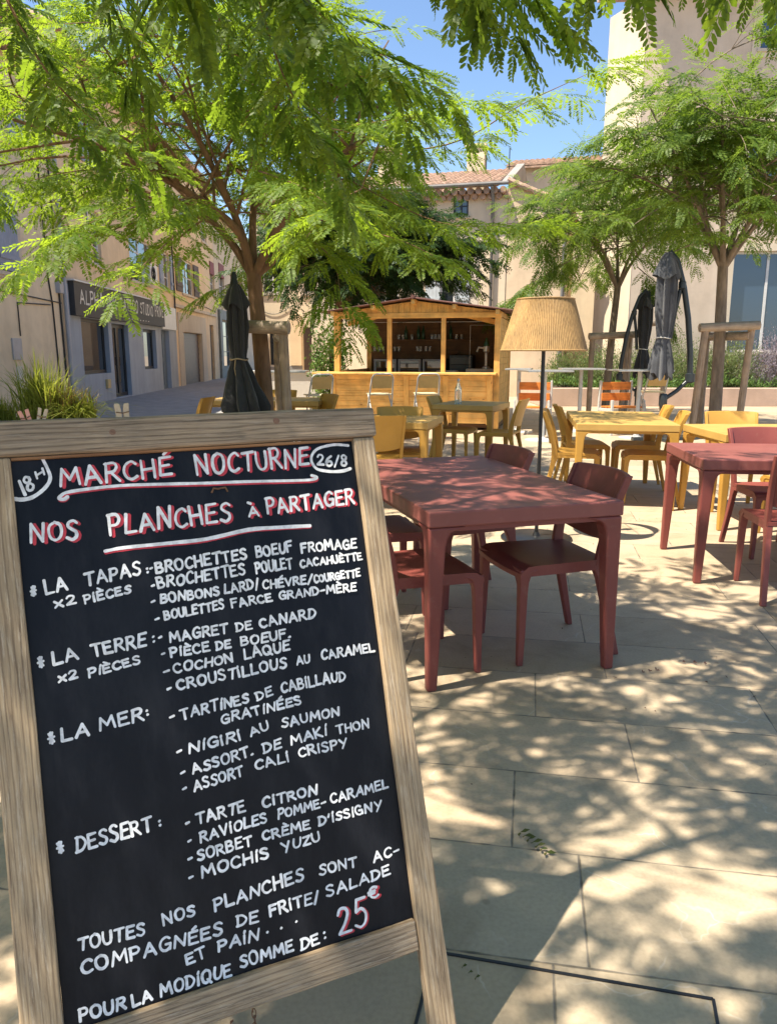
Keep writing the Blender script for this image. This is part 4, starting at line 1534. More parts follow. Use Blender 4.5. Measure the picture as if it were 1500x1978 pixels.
# ------------------------------------------------------------------ tables and chairs
def corner_leg(sx, sy, W, D, prof):
    """square leg flush with the table corner; prof: (z, size) from top to foot"""
    mb = MB()
    vs = []
    for z, s in prof:
        x0, y0 = sx * W / 2, sy * D / 2
        x1, y1 = x0 - sx * s, y0 - sy * s
        q = [(x0, y0, z), (x1, y0, z), (x1, y1, z), (x0, y1, z)]
        vs += q
    fs = []
    flip = sx * sy > 0
    for i in range(len(prof) - 1):
        for k in range(4):
            f = (i * 4 + k, i * 4 + (k + 1) % 4, i * 4 + 4 + (k + 1) % 4, i * 4 + 4 + k)
            fs.append(tuple(reversed(f)) if not flip else f)
    n = len(prof) - 1
    fs.append((0, 3, 2, 1) if not flip else (0, 1, 2, 3))
    fs.append((n * 4, n * 4 + 1, n * 4 + 2, n * 4 + 3) if not flip else (n * 4 + 3, n * 4 + 2, n * 4 + 1, n * 4))
    mb.add(vs, fs)
    return mb

LEGP = [(0.681, 0.165), (0.668, 0.115), (0.655, 0.092), (0.635, 0.079), (0.60, 0.071), (0.50, 0.065), (0.30, 0.057), (0.0, 0.042)]

def make_table(label, col, W=0.86, D=1.5, grp=None):
    t = thing('table', label, 'table', group=grp)
    mb = MB()
    mb.box2(-W / 2, W / 2, -D / 2, D / 2, 0.682, 0.745)
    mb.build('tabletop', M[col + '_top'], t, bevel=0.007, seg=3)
    ap = MB()
    ap.box2(-W / 2 + 0.02, W / 2 - 0.02, -D / 2 + 0.02, -D / 2 + 0.04, 0.660, 0.681)
    ap.box2(-W / 2 + 0.02, W / 2 - 0.02, D / 2 - 0.04, D / 2 - 0.02, 0.660, 0.681)
    ap.box2(-W / 2 + 0.02, -W / 2 + 0.04, -D / 2 + 0.04, D / 2 - 0.04, 0.660, 0.681)
    ap.box2(W / 2 - 0.04, W / 2 - 0.02, -D / 2 + 0.04, D / 2 - 0.04, 0.660, 0.681)
    ap.build('apron', M[col], t)
    for sx in (-1, 1):
        for sy in (-1, 1):
            corner_leg(sx, sy, W - 0.006, D - 0.006, LEGP).build('leg', M[col], t, bevel=0.009, seg=3)
    return t

def make_chair(label, col, grp):
    c = thing('chair', label, 'chair', group=grp)
    # seat: thin dished shell with a rolled front edge
    mb = MB()
    nx, ny = 10, 12
    def sz(u, v):
        return 0.452 - 0.012 * (1 - u * u) * math.sin(math.pi * min(1, max(0, v))) - 0.03 * max(0, 0.12 - v) / 0.12 * max(0, 0.12 - v) / 0.12
    top, bot = [], []
    for j in range(ny + 1):
        v = j / ny
        y = -0.225 + 0.43 * v
        hw = 0.225 - 0.022 * v
        for i in range(nx + 1):
            u = -1 + 2 * i / nx
            yy = y - 0.018 * (1 - u * u) * (1 - v)
            top.append((u * hw, yy, sz(u, v)))
            bot.append((u * hw, yy, sz(u, v) - 0.020))
    n = len(top)
    fs = []
    W1 = nx + 1
    for j in range(ny):
        for i in range(nx):
            a = j * W1 + i
            fs.append((a, a + 1, a + 1 + W1, a + W1))
            fs.append((n + a + W1, n + a + 1 + W1, n + a + 1, n + a))
    for i in range(nx):
        fs.append((i + n, i + 1 + n, i + 1, i))
        a = ny * W1 + i
        fs.append((a, a + 1, a + 1 + n, a + n))
    for j in range(ny):
        a = j * W1
        fs.append((a, a + W1, a + W1 + n, a + n))
        a = j * W1 + nx
        fs.append((a + n, a + W1 + n, a + W1, a))
    mb.add(top + bot, fs)
    for s in (-1, 1):
        mb.beam((s * 0.207, -0.19, 0.422), (s * 0.192, 0.19, 0.422), 0.022, 0.034)
    mb.build('seat', M[col], c, smooth=R(45))
    # front legs
    FP = [(0.438, 0.095), (0.425, 0.068), (0.408, 0.052), (0.38, 0.043), (0.33, 0.039), (0.15, 0.034), (0.0, 0.028)]
    for s in (-1, 1):
        lg = corner_leg(s, -1, 0.446, 0.448, FP)
        lg.build('leg', M[col], c, bevel=0.007, seg=2)
    for s in (-1, 1):
        lg = MB()
        pts = [(s * 0.188, 0.165, 0.435), (s * 0.190, 0.185, 0.36), (s * 0.198, 0.225, 0.18), (s * 0.207, 0.268, 0.0)]
        szs = [0.075, 0.046, 0.037, 0.028]
        vs = []
        for (x, y, z), q in zip(pts, szs):
            for i, j in ((-1, -1), (1, -1), (1, 1), (-1, 1)):
                vs.append((x + i * 0.017, y + j * q / 2, z))
        fsl = [(0, 1, 2, 3), (15, 14, 13, 12)]
        for i in range(3):
            for k in range(4):
                fsl.append((i * 4 + 4 + k, i * 4 + 4 + (k + 1) % 4, i * 4 + (k + 1) % 4, i * 4 + k))
        lg.add(vs, fsl)
        lg.build('leg', M[col], c, bevel=0.006, seg=2)
    # back: curved panel with side uprights
    bk = MB()
    def by(z):
        t = (z - 0.42) / 0.40
        return 0.175 + 0.03 * t + 0.075 * t * t
    nu, nz_ = 12, 8
    fr, bb = [], []
    for j in range(nz_ + 1):
        for i in range(nu + 1):
            u = -1 + 2 * i / nu
            zb = 0.545 - 0.03 * (1 - u * u) + 0.0
            zt = 0.826 + 0.004 * (1 - u * u)
            z = zb + (zt - zb) * j / nz_
            y = by(z) + 0.042 * (1 - u * u) - 0.010
            hw = 0.205 + 0.03 * (z - 0.45)
            fr.append((u * hw, y, z))
            bb.append((u * hw, y + 0.016, z))
    n = len(fr)
    W1 = nu + 1
    fs = []
    for j in range(nz_):
        for i in range(nu):
            a = j * W1 + i
            fs.append((a, a + 1, a + 1 + W1, a + W1))
            fs.append((n + a + W1, n + a + 1 + W1, n + a + 1, n + a))
    for i in range(nu):
        fs.append((i + n, i + 1 + n, i + 1, i))
        a = nz_ * W1 + i
        fs.append((a, a + 1, a + 1 + n, a + n))
    for j in range(nz_):
        a = j * W1
        fs.append((a, a + W1, a + W1 + n, a + n))
        a = j * W1 + nu
        fs.append((a + n, a + W1 + n, a + W1, a))
    bk.add(fr + bb, fs)
    for s in (-1, 1):
        vs = []
        zz = [0.425, 0.50, 0.58, 0.66, 0.74, 0.822]
        for z in zz:
            x = s * (0.194 + 0.020 * (z - 0.42) / 0.4)
            y = by(z)
            d = 0.030 - 0.010 * (z - 0.42) / 0.4
            vs += [(x - 0.012, y - d, z), (x + 0.012, y - d, z), (x + 0.012, y + d * 0.8, z), (x - 0.012, y + d * 0.8, z)]
        fsl = [(3, 2, 1, 0), tuple(len(zz) * 4 - 4 + k for k in range(4))]
        for i in range(len(zz) - 1):
            for k in range(4):
                fsl.append((i * 4 + k, i * 4 + (k + 1) % 4, i * 4 + 4 + (k + 1) % 4, i * 4 + 4 + k))
        bk.add(vs, fsl)
    bk.build('backrest', M[col], c, smooth=R(45), bevel=0.004)
    return c

def place(proto, used, loc, rz, label, grp):
    if not used[0]:
        used[0] = True
        proto.location = loc
        proto.rotation_euler = (0, 0, rz)
        proto['label'] = label
        proto['group'] = grp
        return proto
    return dup(proto, loc, rz, label, grp)

def local(c, rz, x, y):
    return (c[0] + x * math.cos(rz) - y * math.sin(rz), c[1] + x * math.sin(rz) + y * math.cos(rz), 0)

red_chair, ru = make_chair('', 'red', ''), [False]
yel_chair, yu = make_chair('', 'yellow', ''), [False]
RT, YT = 'brick red terrace tables', 'mustard yellow terrace tables'
RC, YC = 'brick red plastic chairs', 'mustard yellow plastic chairs'
red_t = make_table('brick red table dappled with leaf shadow just right of the chalkboard', 'red', grp=RT)
R1C, R1A = (0.355, 3.735), R(16.5)
red_t.location = (*R1C, 0)
red_t.rotation_euler = (0, 0, R1A)
R2C, R2A = (2.60, 4.74), R(84)
dup(red_t, (*R2C, 0), R2A, 'brick red table cut off by the right edge of the picture')
# chairs: the chair looks along its own -y, so rz turns that towards the table
for x, y, dr, lb in (
    (0.26, -0.39, 90, 'red chair pushed under the front right corner of the dappled red table'),
    (0.20, 0.42, 86, 'red chair with a pink sunlit backrest at the far right of the dappled table'),
    (-0.37, -0.41, -92, 'red chair half hidden behind the chalkboard, seat under the dappled red table'),
    (-0.33, 0.36, -88, 'red chair behind the sign at the far left of the dappled red table')):
    place(red_chair, ru, local(R1C, R1A, x, y), R1A + R(-dr), lb, RC)
for loc, rz, lb in (
    ((2.62, 5.16, 0), R(0), 'red chair on the far side of the right-hand red table facing the camera'),
    ((2.27, 4.22, 0), R(172), 'red chair cut by the right edge, its back to the camera')):
    place(red_chair, ru, loc, rz, lb, RC)

yel_t = make_table('yellow table dappled by shade with four yellow chairs, right of the lamp', 'yellow', grp=YT)
T3C, T3A = (2.17, 7.33), R(-9.5)
yel_t.location = (*T3C, 0)
yel_t.rotation_euler = (0, 0, T3A)
T4C = (3.28, 6.20)
dup(yel_t, (*T4C, 0), R(90), 'yellow table behind the right-hand red table')
yel_s = make_table('small yellow table just above the right end of the sign top', 'yellow', 0.74, 0.80, YT)
yel_s.location = (0.08, 7.22, 0)
yel_s.rotation_euler = (0, 0, R(-14))
dup(yel_s, (1.01, 9.40, 0), R(-23), 'small yellow table carrying a bottle in front of the kiosk bar')
dup(yel_t, (-1.58, 10.25, 0), R(84), 'yellow table far left between the tree stake and the kiosk')
for loc, rz, lb in (
    (local(T3C, T3A, -0.40, -0.26), T3A + R(86), 'front left chair of the yellow table right of the lamp, seen in profile'),
    (local(T3C, T3A, -0.26, 0.445), T3A + R(94), 'rear left chair of the yellow table right of the lamp'),
    (local(T3C, T3A, 0.26, -0.29), T3A + R(-94), 'front right chair of the yellow table right of the lamp'),
    (local(T3C, T3A, 0.26, 0.47), T3A + R(-92), 'rear right chair of the yellow table right of the lamp'),
    ((3.02, 6.66, 0), R(-10), 'sunlit yellow chair facing the camera in front of the right tree stakes'),
    ((3.02, 5.50, 0), R(180), 'yellow chair with its back to the camera behind the pink chair'),
    ((-0.11, 6.78, 0), R(188), 'yellow chair with its back to the camera beside the sign corner'),
    ((0.12, 7.27, 0), R(2), 'yellow chair with a dappled backrest facing the camera near the sign corner'),
    ((0.80, 9.32, 0), R(68), 'left chair of the bottle table, turned to the right'),
    ((1.29, 8.95, 0), R(-112), 'right chair of the bottle table, leaning back beside the lamp pole'),
    ((-0.98, 9.72, 0), R(-60), 'yellow chair at the far left table near the folding stool'),
    ((-1.55, 10.72, 0), R(-8), 'yellow chair behind the far left table, back in orange shade'),
    ((-2.42, 9.28, 0), R(-96), 'lone yellow chair seen sideways above the sign, left of the black umbrella')):
    place(yel_chair, yu, loc, rz, lb, YC)

bt = thing('bottle', 'clear glass water bottle standing on the yellow table by the kiosk', 'bottle', (0.83, 9.26, 0.7455))
b1 = MB()
b1.lathe([(0.036, 0), (0.042, 0.006), (0.042, 0.15), (0.038, 0.18), (0.018, 0.23), (0.014, 0.255), (0.015, 0.27)], 20)
b1.build('body', M['bottle'], bt, smooth=R(40))
b1 = MB()
b1.lathe([(0.016, 0.271), (0.016, 0.29), (0.006, 0.297)], 12)
b1.build('stopper', M['steel'], bt, smooth=R(40))

# ------------------------------------------------------------------ floor lamp
lp = thing('floor_lamp', 'large outdoor floor lamp with a conical raffia shade on a black pole', 'lamp', (1.09, 5.53, 0))
s = MB()
NS = 128
prof = [(0.196 + 0.103 * (1 - t), 1.362 + 0.345 * t) for t in np.linspace(0, 1, 9)]
vs, fs = [], []
for layer, rr in ((0, 0.0), (1, -0.006)):
    for i, (r, z) in enumerate(prof):
        for k in range(NS * 4):
            a = 2 * math.pi * k / (NS * 4)
            ph = k % 4
            q = r + rr + (0.0022 if ph == 1 else (-0.0016 if ph == 3 else 0.0)) + 0.0008 * math.sin(37 * a + i)
            vs.append((q * math.cos(a), q * math.sin(a), z))
N4 = NS * 4
for layer in (0, 1):
    o_ = layer * N4 * len(prof)
    for i in range(len(prof) - 1):
        for k in range(N4):
            f = (o_ + i * N4 + k, o_ + i * N4 + (k + 1) % N4, o_ + (i + 1) * N4 + (k + 1) % N4, o_ + (i + 1) * N4 + k)
            fs.append(f if layer == 0 else tuple(reversed(f)))
s.add(vs, fs)
shade = s.build('lamp_shade', M['raffia'], lp, smooth=R(60))
s = MB()
for r, z in ((0.298, 1.362), (0.196, 1.708)):
    s.tube([(r * math.cos(t), r * math.sin(t), z) for t in np.linspace(0, 2 * math.pi, 49)[:-1]], 0.006, 8, closed=True)
s.build('rim', M['raffia'], shade, smooth=R(60))
s = MB()
s.tube([(-0.19, 0, 1.70), (0.19, 0, 1.70)], 0.003, 6)
s.tube([(0, -0.19, 1.70), (0, 0.19, 1.70)], 0.003, 6)
s.build('wire_cross', M['black_metal'], shade)
s = MB()
s.tube([(0, 0, 0.02), (0, 0, 1.52)], 0.0135, 14)
s.build('pole', M['black_metal'], lp, smooth=R(40))
s = MB()
s.lathe([(0.26, 0.0), (0.26, 0.012), (0.25, 0.018), (0.03, 0.024), (0.02, 0.05)], 48)
s.build('base', M['black_metal'], lp, smooth=R(40))
s = MB()
s.lathe([(0.018, 1.50), (0.022, 1.54), (0.012, 1.56), (0.035, 1.60), (0.030, 1.64), (0.01, 1.66)], 20)
s.build('bulb', M['white_paint'], lp, smooth=R(40))

# ------------------------------------------------------------------ closed parasols
def folds(nf, depth, sk=0.0):
    return lambda a, i: 1 + depth[i] * (math.cos(nf * a + sk * i) + 0.35 * math.cos(2 * nf * a + 1.3 + 0.4 * i))

um = thing('umbrella', 'closed black parasol tied with a strap beside the first tree', 'umbrella', (-1.58, 8.2, 0))
c = MB()
prof = [(0.20, 0.70), (0.21, 0.78), (0.19, 0.88), (0.148, 1.02), (0.115, 1.15), (0.082, 1.26), (0.078, 1.30), (0.090, 1.40), (0.105, 1.60), (0.098, 1.75), (0.088, 1.86), (0.07, 1.95), (0.045, 2.01)]
dep = [0.26, 0.24, 0.22, 0.20, 0.17, 0.10, 0.08, 0.15, 0.18, 0.18, 0.17, 0.16, 0.10]
c.lathe([(r, z) for r, z in prof], 96, (0.02, 0, 0), False, folds(8, dep, 0.12))
c.v = [(x + 0.05 * max(0, 1.25 - z) / 0.5, y, z + 0.035 * math.cos(8 * math.atan2(y, x)) * max(0, 0.85 - z) / 0.15) for x, y, z in c.v]
wr = np.random.default_rng(4)
c.v = [(x * (1 + 0.03 * math.sin(17 * z + 5 * math.atan2(y, x)) + 0.012 * wr.standard_normal()), y * (1 + 0.03 * math.sin(13 * z + 3 * math.atan2(y, x))), z) for x, y, z in c.v]
cano = c.build('canopy', M['black_fabric'], um, smooth=R(50))
c = MB()
c.lathe([(0.128, 1.80), (0.118, 1.86), (0.075, 1.97), (0.04, 2.03)], 64, (0.01, 0, 0), False, folds(4, [0.18, 0.16, 0.12, 0.08]))
c.v = [(x, y, z + 0.03 * math.cos(4 * math.atan2(y, x)) * max(0, 1.86 - z) / 0.06) for x, y, z in c.v]
c.build('vent_flap', M['black_fabric'], cano, smooth=R(50))
c = MB()
c.lathe([(0.045, 2.0), (0.042, 2.05), (0.03, 2.08), (0.03, 2.12), (0.018, 2.15), (0.004, 2.155)], 20)
c.build('finial', M['black_metal'], um, smooth=R(40))
c = MB()
c.tube([(0.0, 0, 0.0), (0.0, 0, 2.02)], 0.022, 12)
c.build('pole', M['black_metal'], um, smooth=R(40))
c = MB()
c.tube([(0.02 + 0.092 * math.cos(t), 0.092 * math.sin(t), 1.275 + 0.008 * math.sin(3 * t)) for t in np.linspace(0, 2 * math.pi, 25)[:-1]], 0.008, 6, closed=True)
c.tube([(0.0, -0.093, 1.27), (-0.01, -0.105, 1.18), (0.02, -0.125, 1.05), (0.05, -0.16, 0.98)], 0.007, 6)
c.build('strap', M['strap'], um, smooth=R(60))
c = MB()
c.box2(-0.3, 0.3, -0.3, 0.3, 0, 0.07)
c.lathe([(0.035, 0.07), (0.035, 0.32)], 16)
c.build('base', M['pot'], um, bevel=0.01)

def cantilever(label, loc, rz, sc, mat, arm_side=1):
    u = thing('umbrella', label, 'umbrella', loc, rz, 'closed cantilever parasols')
    cm = M['dark_green_metal']
    c = MB()
    # curved mast rising from the knuckle, coming over to the hub
    a = MB()
    a.tube([(0.40 * arm_side, 0, 0.95), (0.37 * arm_side, 0, 1.35), (0.30 * arm_side, 0, 1.85), (0.20 * arm_side, 0, 2.30), (0.07 * arm_side, 0, 2.68), (-0.06 * arm_side, 0, 2.82)],
           [0.045, 0.045, 0.044, 0.042, 0.04, 0.036], 12)
    a.build('arm', cm, u, smooth=R(40))
    a = MB()
    a.tube([(0.16 * arm_side, 0.02, 2.30), (0.10 * arm_side, 0.03, 1.95), (0.06 * arm_side, 0.04, 1.55)], 0.032, 10)
    a.build('strut', cm, u, smooth=R(40))
    for xk, zk, rk, hk_ in ((0.40, 0.88, 0.075, 0.16), (0.17, 2.27, 0.055, 0.13)):
        a = MB()
        a.lathe([(0.03, 0.0), (rk, 0.02), (rk, hk_ - 0.02), (0.03, hk_)], 20, (xk * arm_side, 0, zk))
        a.build('knuckle', cm, u, smooth=R(40))
    a = MB()
    a.tube([(0.40 * arm_side, 0, 0.95), (0.20 * arm_side, 0, 0.76), (0.05 * arm_side, 0, 0.66)], 0.032, 10)
    a.tube([(0.0, 0, 0.0), (0.0, 0, 0.72)], 0.042, 14)
    a.lathe([(0.05, 0.52), (0.062, 0.55), (0.062, 0.68), (0.05, 0.72)], 16)
    a.build('post', cm, u, smooth=R(40))
    a = MB()
    a.box2(-0.45, 0.45, -0.06, 0.06, 0, 0.05)
    a.box2(-0.06, 0.06, -0.45, 0.45, 0.001, 0.049)
    a.build('base', cm, u, bevel=0.008)
    prof = [(0.155, 0.98), (0.16, 1.06), (0.145, 1.22), (0.115, 1.42), (0.088, 1.56), (0.10, 1.70), (0.125, 1.95), (0.135, 2.20), (0.13, 2.42), (0.11, 2.58), (0.08, 2.70), (0.05, 2.80)]
    dep = [0.26, 0.22, 0.2, 0.16, 0.10, 0.14, 0.17, 0.18, 0.18, 0.18, 0.16, 0.12]
    c.lathe(prof, 96, (-0.07 * arm_side, 0, 0), False, folds(7, dep, 0.22))
    c.v = [(x, y, z + (0.06 * math.cos(5 * math.atan2(y, x + 0.07 * arm_side) + 0.7) * max(0, 1.10 - z) / 0.12)) for x, y, z in c.v]
    cn = c.build('canopy', M[mat], u, smooth=R(50))
    c = MB()
    c.lathe([(0.175, 2.44), (0.16, 2.52), (0.10, 2.70), (0.05, 2.80)], 64, (-0.08 * arm_side, 0, 0), False, folds(4, [0.2, 0.18, 0.12, 0.1]))
    c.v = [(x, y, z + 0.04 * math.cos(4 * math.atan2(y, x)) * max(0, 2.5 - z) / 0.06) for x, y, z in c.v]
    c.build('vent_flap', M[mat], cn, smooth=R(50))
    c = MB()
    c.tube([(-0.07 * arm_side + 0.102 * math.cos(t), 0.102 * math.sin(t), 1.56 + 0.008 * math.sin(2 * t)) for t in np.linspace(0, 2 * math.pi, 25)[:-1]], 0.008, 6, closed=True)
    c.build('strap', M['strap_white'], u, smooth=R(60))
    u.scale = (sc, sc, sc)
    return u
cantilever('closed grey cantilever parasol with a white tie, left of the right tree stakes', (4.24, 12.0, 0), R(4), 1.0, 'grey_fabric', 1)
cantilever('closed dark cantilever parasol further back behind the orange chair', (4.98, 15.6, 0), R(-8), 0.90, 'black_fabric', -1)

# ------------------------------------------------------------------ folding bar stools
def make_stool():
    st = thing('bar_stool', '', 'bar stool')
    f = MB()
    back = [(-0.20, 0.24, 0.0), (-0.185, 0.02, 0.62), (-0.165, -0.13, 0.97), (-0.14, -0.145, 1.01), (-0.10, -0.15, 1.025), (0.10, -0.15, 1.025), (0.14, -0.145, 1.01), (0.165, -0.13, 0.97), (0.185, 0.02, 0.62), (0.20, 0.24, 0.0)]
    f.tube(back, 0.0125, 10)
    f.build('frame', M['steel_pale'], st, smooth=R(60))
    for s in (-1, 1):
        f = MB()
        f.tube([(s * 0.165, -0.26, 0.0), (s * 0.165, -0.05, 0.50), (s * 0.165, 0.14, 0.70)], 0.011, 10)
        f.build('leg', M['steel_pale'], st, smooth=R(60))
    f = MB()
    f.tube([(-0.165, -0.17, 0.22), (0.165, -0.17, 0.22)], 0.010, 8)
    f.tube([(-0.19, 0.16, 0.24), (0.19, 0.16, 0.24)], 0.010, 8)
    f.build('footrest', M['steel_pale'], st, smooth=R(60))
    f = MB()
    f.box2(-0.165, 0.165, -0.06, 0.30, 0.70, 0.722)
    f.build('seat', M['seat_cream'], st, bevel=0.008)
    f = MB()
    f.beam((-0.152, -0.108, 0.90), (0.152, -0.108, 0.90), 0.014, 0.20, up=(0, -0.4, 1))
    f.build('backrest', M['seat_brown'], st, bevel=0.004)
    return st
stool, su = make_stool(), [False]
SG = 'folding bar stools at the kiosk'
for loc, rz, lb in (
    ((-1.03, 11.7, 0), R(24), 'folding stool at the left end of the kiosk bar, turned sideways'),
    ((-0.12, 12.0, 0), R(14), 'folding bar stool behind the yellow chair at the sign corner'),
    ((0.60, 12.1, 0), R(8), 'folding bar stool between the two yellow tables by the bar'),
    ((4.35, 12.75, 0), R(6), 'folding stool with a tan back behind the grey parasol post')):
    place(stool, su, loc, rz, lb, SG)

# ------------------------------------------------------------------ high tables
def high_table(loc, w, label, rz=0.0):
    t = thing('high_table', label, 'high table', loc, rz, 'steel standing tables')
    a = MB()
    a.box2(-w / 2, w / 2, -0.33, 0.33, 1.055, 1.08)
    a.build('tabletop', M['steel'], t, bevel=0.005)
    a = MB()
    a.tube([(0, 0, 0.02), (0, 0, 1.055)], 0.033, 16)
    a.build('column', M['steel_pale'], t, smooth=R(40))
    a = MB()
    a.lathe([(0.27, 0), (0.27, 0.01), (0.06, 0.03), (0.035, 0.06)], 36)
    a.build('base', M['steel_pale'], t, smooth=R(40))
high_table((2.40, 12.0, 0), 0.70, 'steel standing table nearest the lamp pole', R(5))
high_table((3.30, 13.4, 0), 0.72, 'steel standing table left of the orange slatted chair', R(-6))
high_table((2.22, 13.3, 0), 0.42, 'narrow steel standing table against the right corner of the kiosk', R(-14))
high_table((3.97, 12.35, 0), 0.86, 'steel standing table behind the grey cantilever parasol')
high_table((-1.53, 11.6, 0), 0.66, 'steel standing table behind the first tree stake')

# ------------------------------------------------------------------ orange slatted garden chairs
def slat_chair(loc, rz, label, hs=0.46):
    t = thing('garden_chair', label, 'garden chair', loc, rz, 'orange slatted garden chairs')
    for s in (-1, 1):
        f = MB()
        f.beam((s * 0.275, -0.26, 0), (s * 0.275, -0.24, hs + 0.12), 0.035, 0.05, up=(0, 1, 0))
        f.beam((s * 0.275, 0.28, 0), (s * 0.275, 0.22, hs + 0.42), 0.035, 0.05, up=(0, 1, 0))
        f.beam((s * 0.275, -0.215, hs - 0.045), (s * 0.275, 0.22, hs - 0.06), 0.032, 0.05)
        f.build('side_frame', M['steel_pale'], t, bevel=0.004)
    f = MB()
    for i in range(4):
        f.box((0, -0.19 + i * 0.115, hs - 0.004 * i), (0.515, 0.10, 0.026))
    f.build('seat', M['orange_wood'], t, bevel=0.004)
    for i, z in enumerate((hs + 0.15, hs + 0.33)):
        f = MB()
        f.beam((-0.258, 0.20 + 0.01 * i, z), (0.258, 0.20 + 0.01 * i, z), 0.024, 0.13)
        f.build('back_slat', M['orange_wood'], t, bevel=0.004)
    return t
slat_chair((3.88, 12.95, 0), R(10), 'orange slatted garden chair left of the grey cantilever parasol')
slat_chair((2.40, 12.9, 0), R(-16), 'orange slatted garden chair at the right corner of the kiosk')

# ------------------------------------------------------------------ shop lettering on the fascia
sl = MB()
lr2 = np.random.default_rng(5)
tmp = MB()
zz = 0.0
x = 5.85
for word, x0, x1 in (('ALPHA', 5.9, 7.75), ('INK', 8.05, 8.95), ('TATTOO', 9.25, 11.15), ('STUDIO', 11.4, 13.0), ('PRIVÉ', 13.25, 14.42)):
    zz = write_word(tmp, word, (x0, 2.56), (x1, 2.56), 0.34, 0.052, zz, lr2, wob=0.04)
zz = write_word(tmp, '. . . - . . . .'.replace(' ', ''), (9.7, 2.34), (12.4, 2.34), 0.06, 0.03, zz, lr2)
sl.v = [(a, -0.196 - c * 6, b_) for a, b_, c in tmp.v]
sl.f = tmp.f
sl.build('lettering', M['sign_text'], fas)

# ------------------------------------------------------------------ kiosk
HZ = R(-13)
HO = (-0.985, 14.17, 0)
hut = thing('bar_kiosk', 'open wooden bar kiosk with a low gabled roof in the middle of the square', 'kiosk', HO, HZ)
HW, HD = 2.98, 2.45
def post(x, y, w, z0, z1, d=None):
    p = MB()
    p.box2(x - w / 2, x + w / 2, y - (d or w) / 2, y + (d or w) / 2, z0, z1)
    return p.build('post', M['pine_v'], hut, bevel=0.004)
post(0.055, 0.055, 0.10, 0, 1.93)
post(HW - 0.055, 0.055, 0.10, 0, 1.93)
post(1.02, 0.05, 0.075, 1.0, 1.93)
post(1.985, 0.05, 0.075, 1.0, 1.93)
post(0.055, HD - 0.06, 0.10, 0, 1.93)
post(HW - 0.055, HD - 0.06, 0.10, 0, 1.93)
b_ = MB()
b_.box2(0, HW, 0.0, 0.10, 1.931, 2.02)
b_.build('beam', M['pine'], hut, bevel=0.004)
gb = MB()
n = 30
for i in range(n):
    x0, x1 = i * HW / n, (i + 1) * HW / n
    def top(x):
        return 2.03 + 0.19 * (1 - abs(x - HW / 2) / (HW / 2))
    y0 = 0.012 + (0.004 if i % 2 else 0)
    gb.add([(x0 + 0.002, y0, 2.021), (x1 - 0.002, y0, 2.021), (x1 - 0.002, y0, top(x1)), (x0 + 0.002, y0, top(x0)),
            (x0 + 0.002, y0 + 0.02, 2.021), (x1 - 0.002, y0 + 0.02, 2.021), (x1 - 0.002, y0 + 0.02, top(x1)), (x0 + 0.002, y0 + 0.02, top(x0))],
           [(0, 1, 2, 3), (7, 6, 5, 4), (0, 4, 5, 1), (3, 2, 6, 7), (0, 3, 7, 4), (1, 5, 6, 2)])
gb.build('gable_boards', M['pine_v'], hut)
rf = MB()
ov, ey = 0.20, 0.26
for s in (0, 1):
    xe, xr = (-ov, HW / 2) if s == 0 else (HW + ov, HW / 2)
    ze, zr = 2.055 - 0.19 * ov / (HW / 2), 2.255
    vs = []
    m = 24
    for i in range(m + 1):
        y = -ey + (HD + 2 * ey) * i / m
        for (x, z) in ((xe, ze), (xr, zr)):
            w = 0.008 * (1 if i % 2 else -1)
            vs.append((x, y, z + 0.016 + w))
            vs.append((x, y, z + w * 0.2))
    fs = []
    for i in range(m):
        a = i * 4
        fs += [(a, a + 2, a + 6, a + 4), (a + 1, a + 5, a + 7, a + 3), (a, a + 4, a + 5, a + 1)]
    fs += [(0, 1, 3, 2), (m * 4, m * 4 + 2, m * 4 + 3, m * 4 + 1)]
    if s:
        fs = [tuple(reversed(f)) for f in fs]
    rf.add(vs, fs)
rf.tube([(HW / 2, -ey - 0.01, 2.275), (HW / 2, HD + ey, 2.275)], 0.035, 8)
rf.build('roof', M['hut_roof'], hut, smooth=R(30))
ra = MB()
for x in (0.05, 0.78, HW / 2, HW - 0.78, HW - 0.05):
    z = 2.02 + 0.19 * (1 - abs(x - HW / 2) / (HW / 2)) - 0.0
    ra.box2(x - 0.03, x + 0.03, -ey + 0.03, 0.009, z - 0.05, z + 0.022)
    ra.box2(x - 0.03, x + 0.03, 0.05, HD, z - 0.07, z + 0.016)
for s in (0, 1):
    a = (-0.1, 1.2, 1.96) if s == 0 else (HW + 0.1, 1.2, 1.96)
    ra.beam(((0.1 if s == 0 else HW - 0.1), 0.6, 1.86), (HW / 2 - (0.5 if s == 0 else -0.5), 0.6, 2.07), 0.05, 0.09)
ra.build('rafters', M['pine'], hut)
# bar front: horizontal boards in three panels, with a counter on top
bf = MB()
for i in range(9):
    z0 = 0.12 + i * 0.093
    for (x0, x1) in ((-0.02, 1.36), (1.37, 2.06), (2.07, HW - 0.10)):
        y = -0.055 - 0.012 * i
        bf.box2(x0, x1, y, y + 0.03, z0 + 0.002, z0 + 0.091)
bf.build('bar_front', M['pine'], hut)
for x in (0.02, 1.365, 2.065, HW - 0.16):
    bt_ = MB()
    bt_.add([(x - 0.045, -0.075, 0.10), (x + 0.045, -0.075, 0.10), (x + 0.045, -0.18, 0.95), (x - 0.045, -0.18, 0.95),
             (x - 0.045, -0.052, 0.10), (x + 0.045, -0.052, 0.10), (x + 0.045, -0.157, 0.95), (x - 0.045, -0.157, 0.95)],
            [(0, 1, 2, 3), (7, 6, 5, 4), (0, 4, 5, 1), (3, 2, 6, 7), (0, 3, 7, 4), (1, 5, 6, 2)])
    bt_.build('batten', M['pine_v'], hut)
ct = MB()
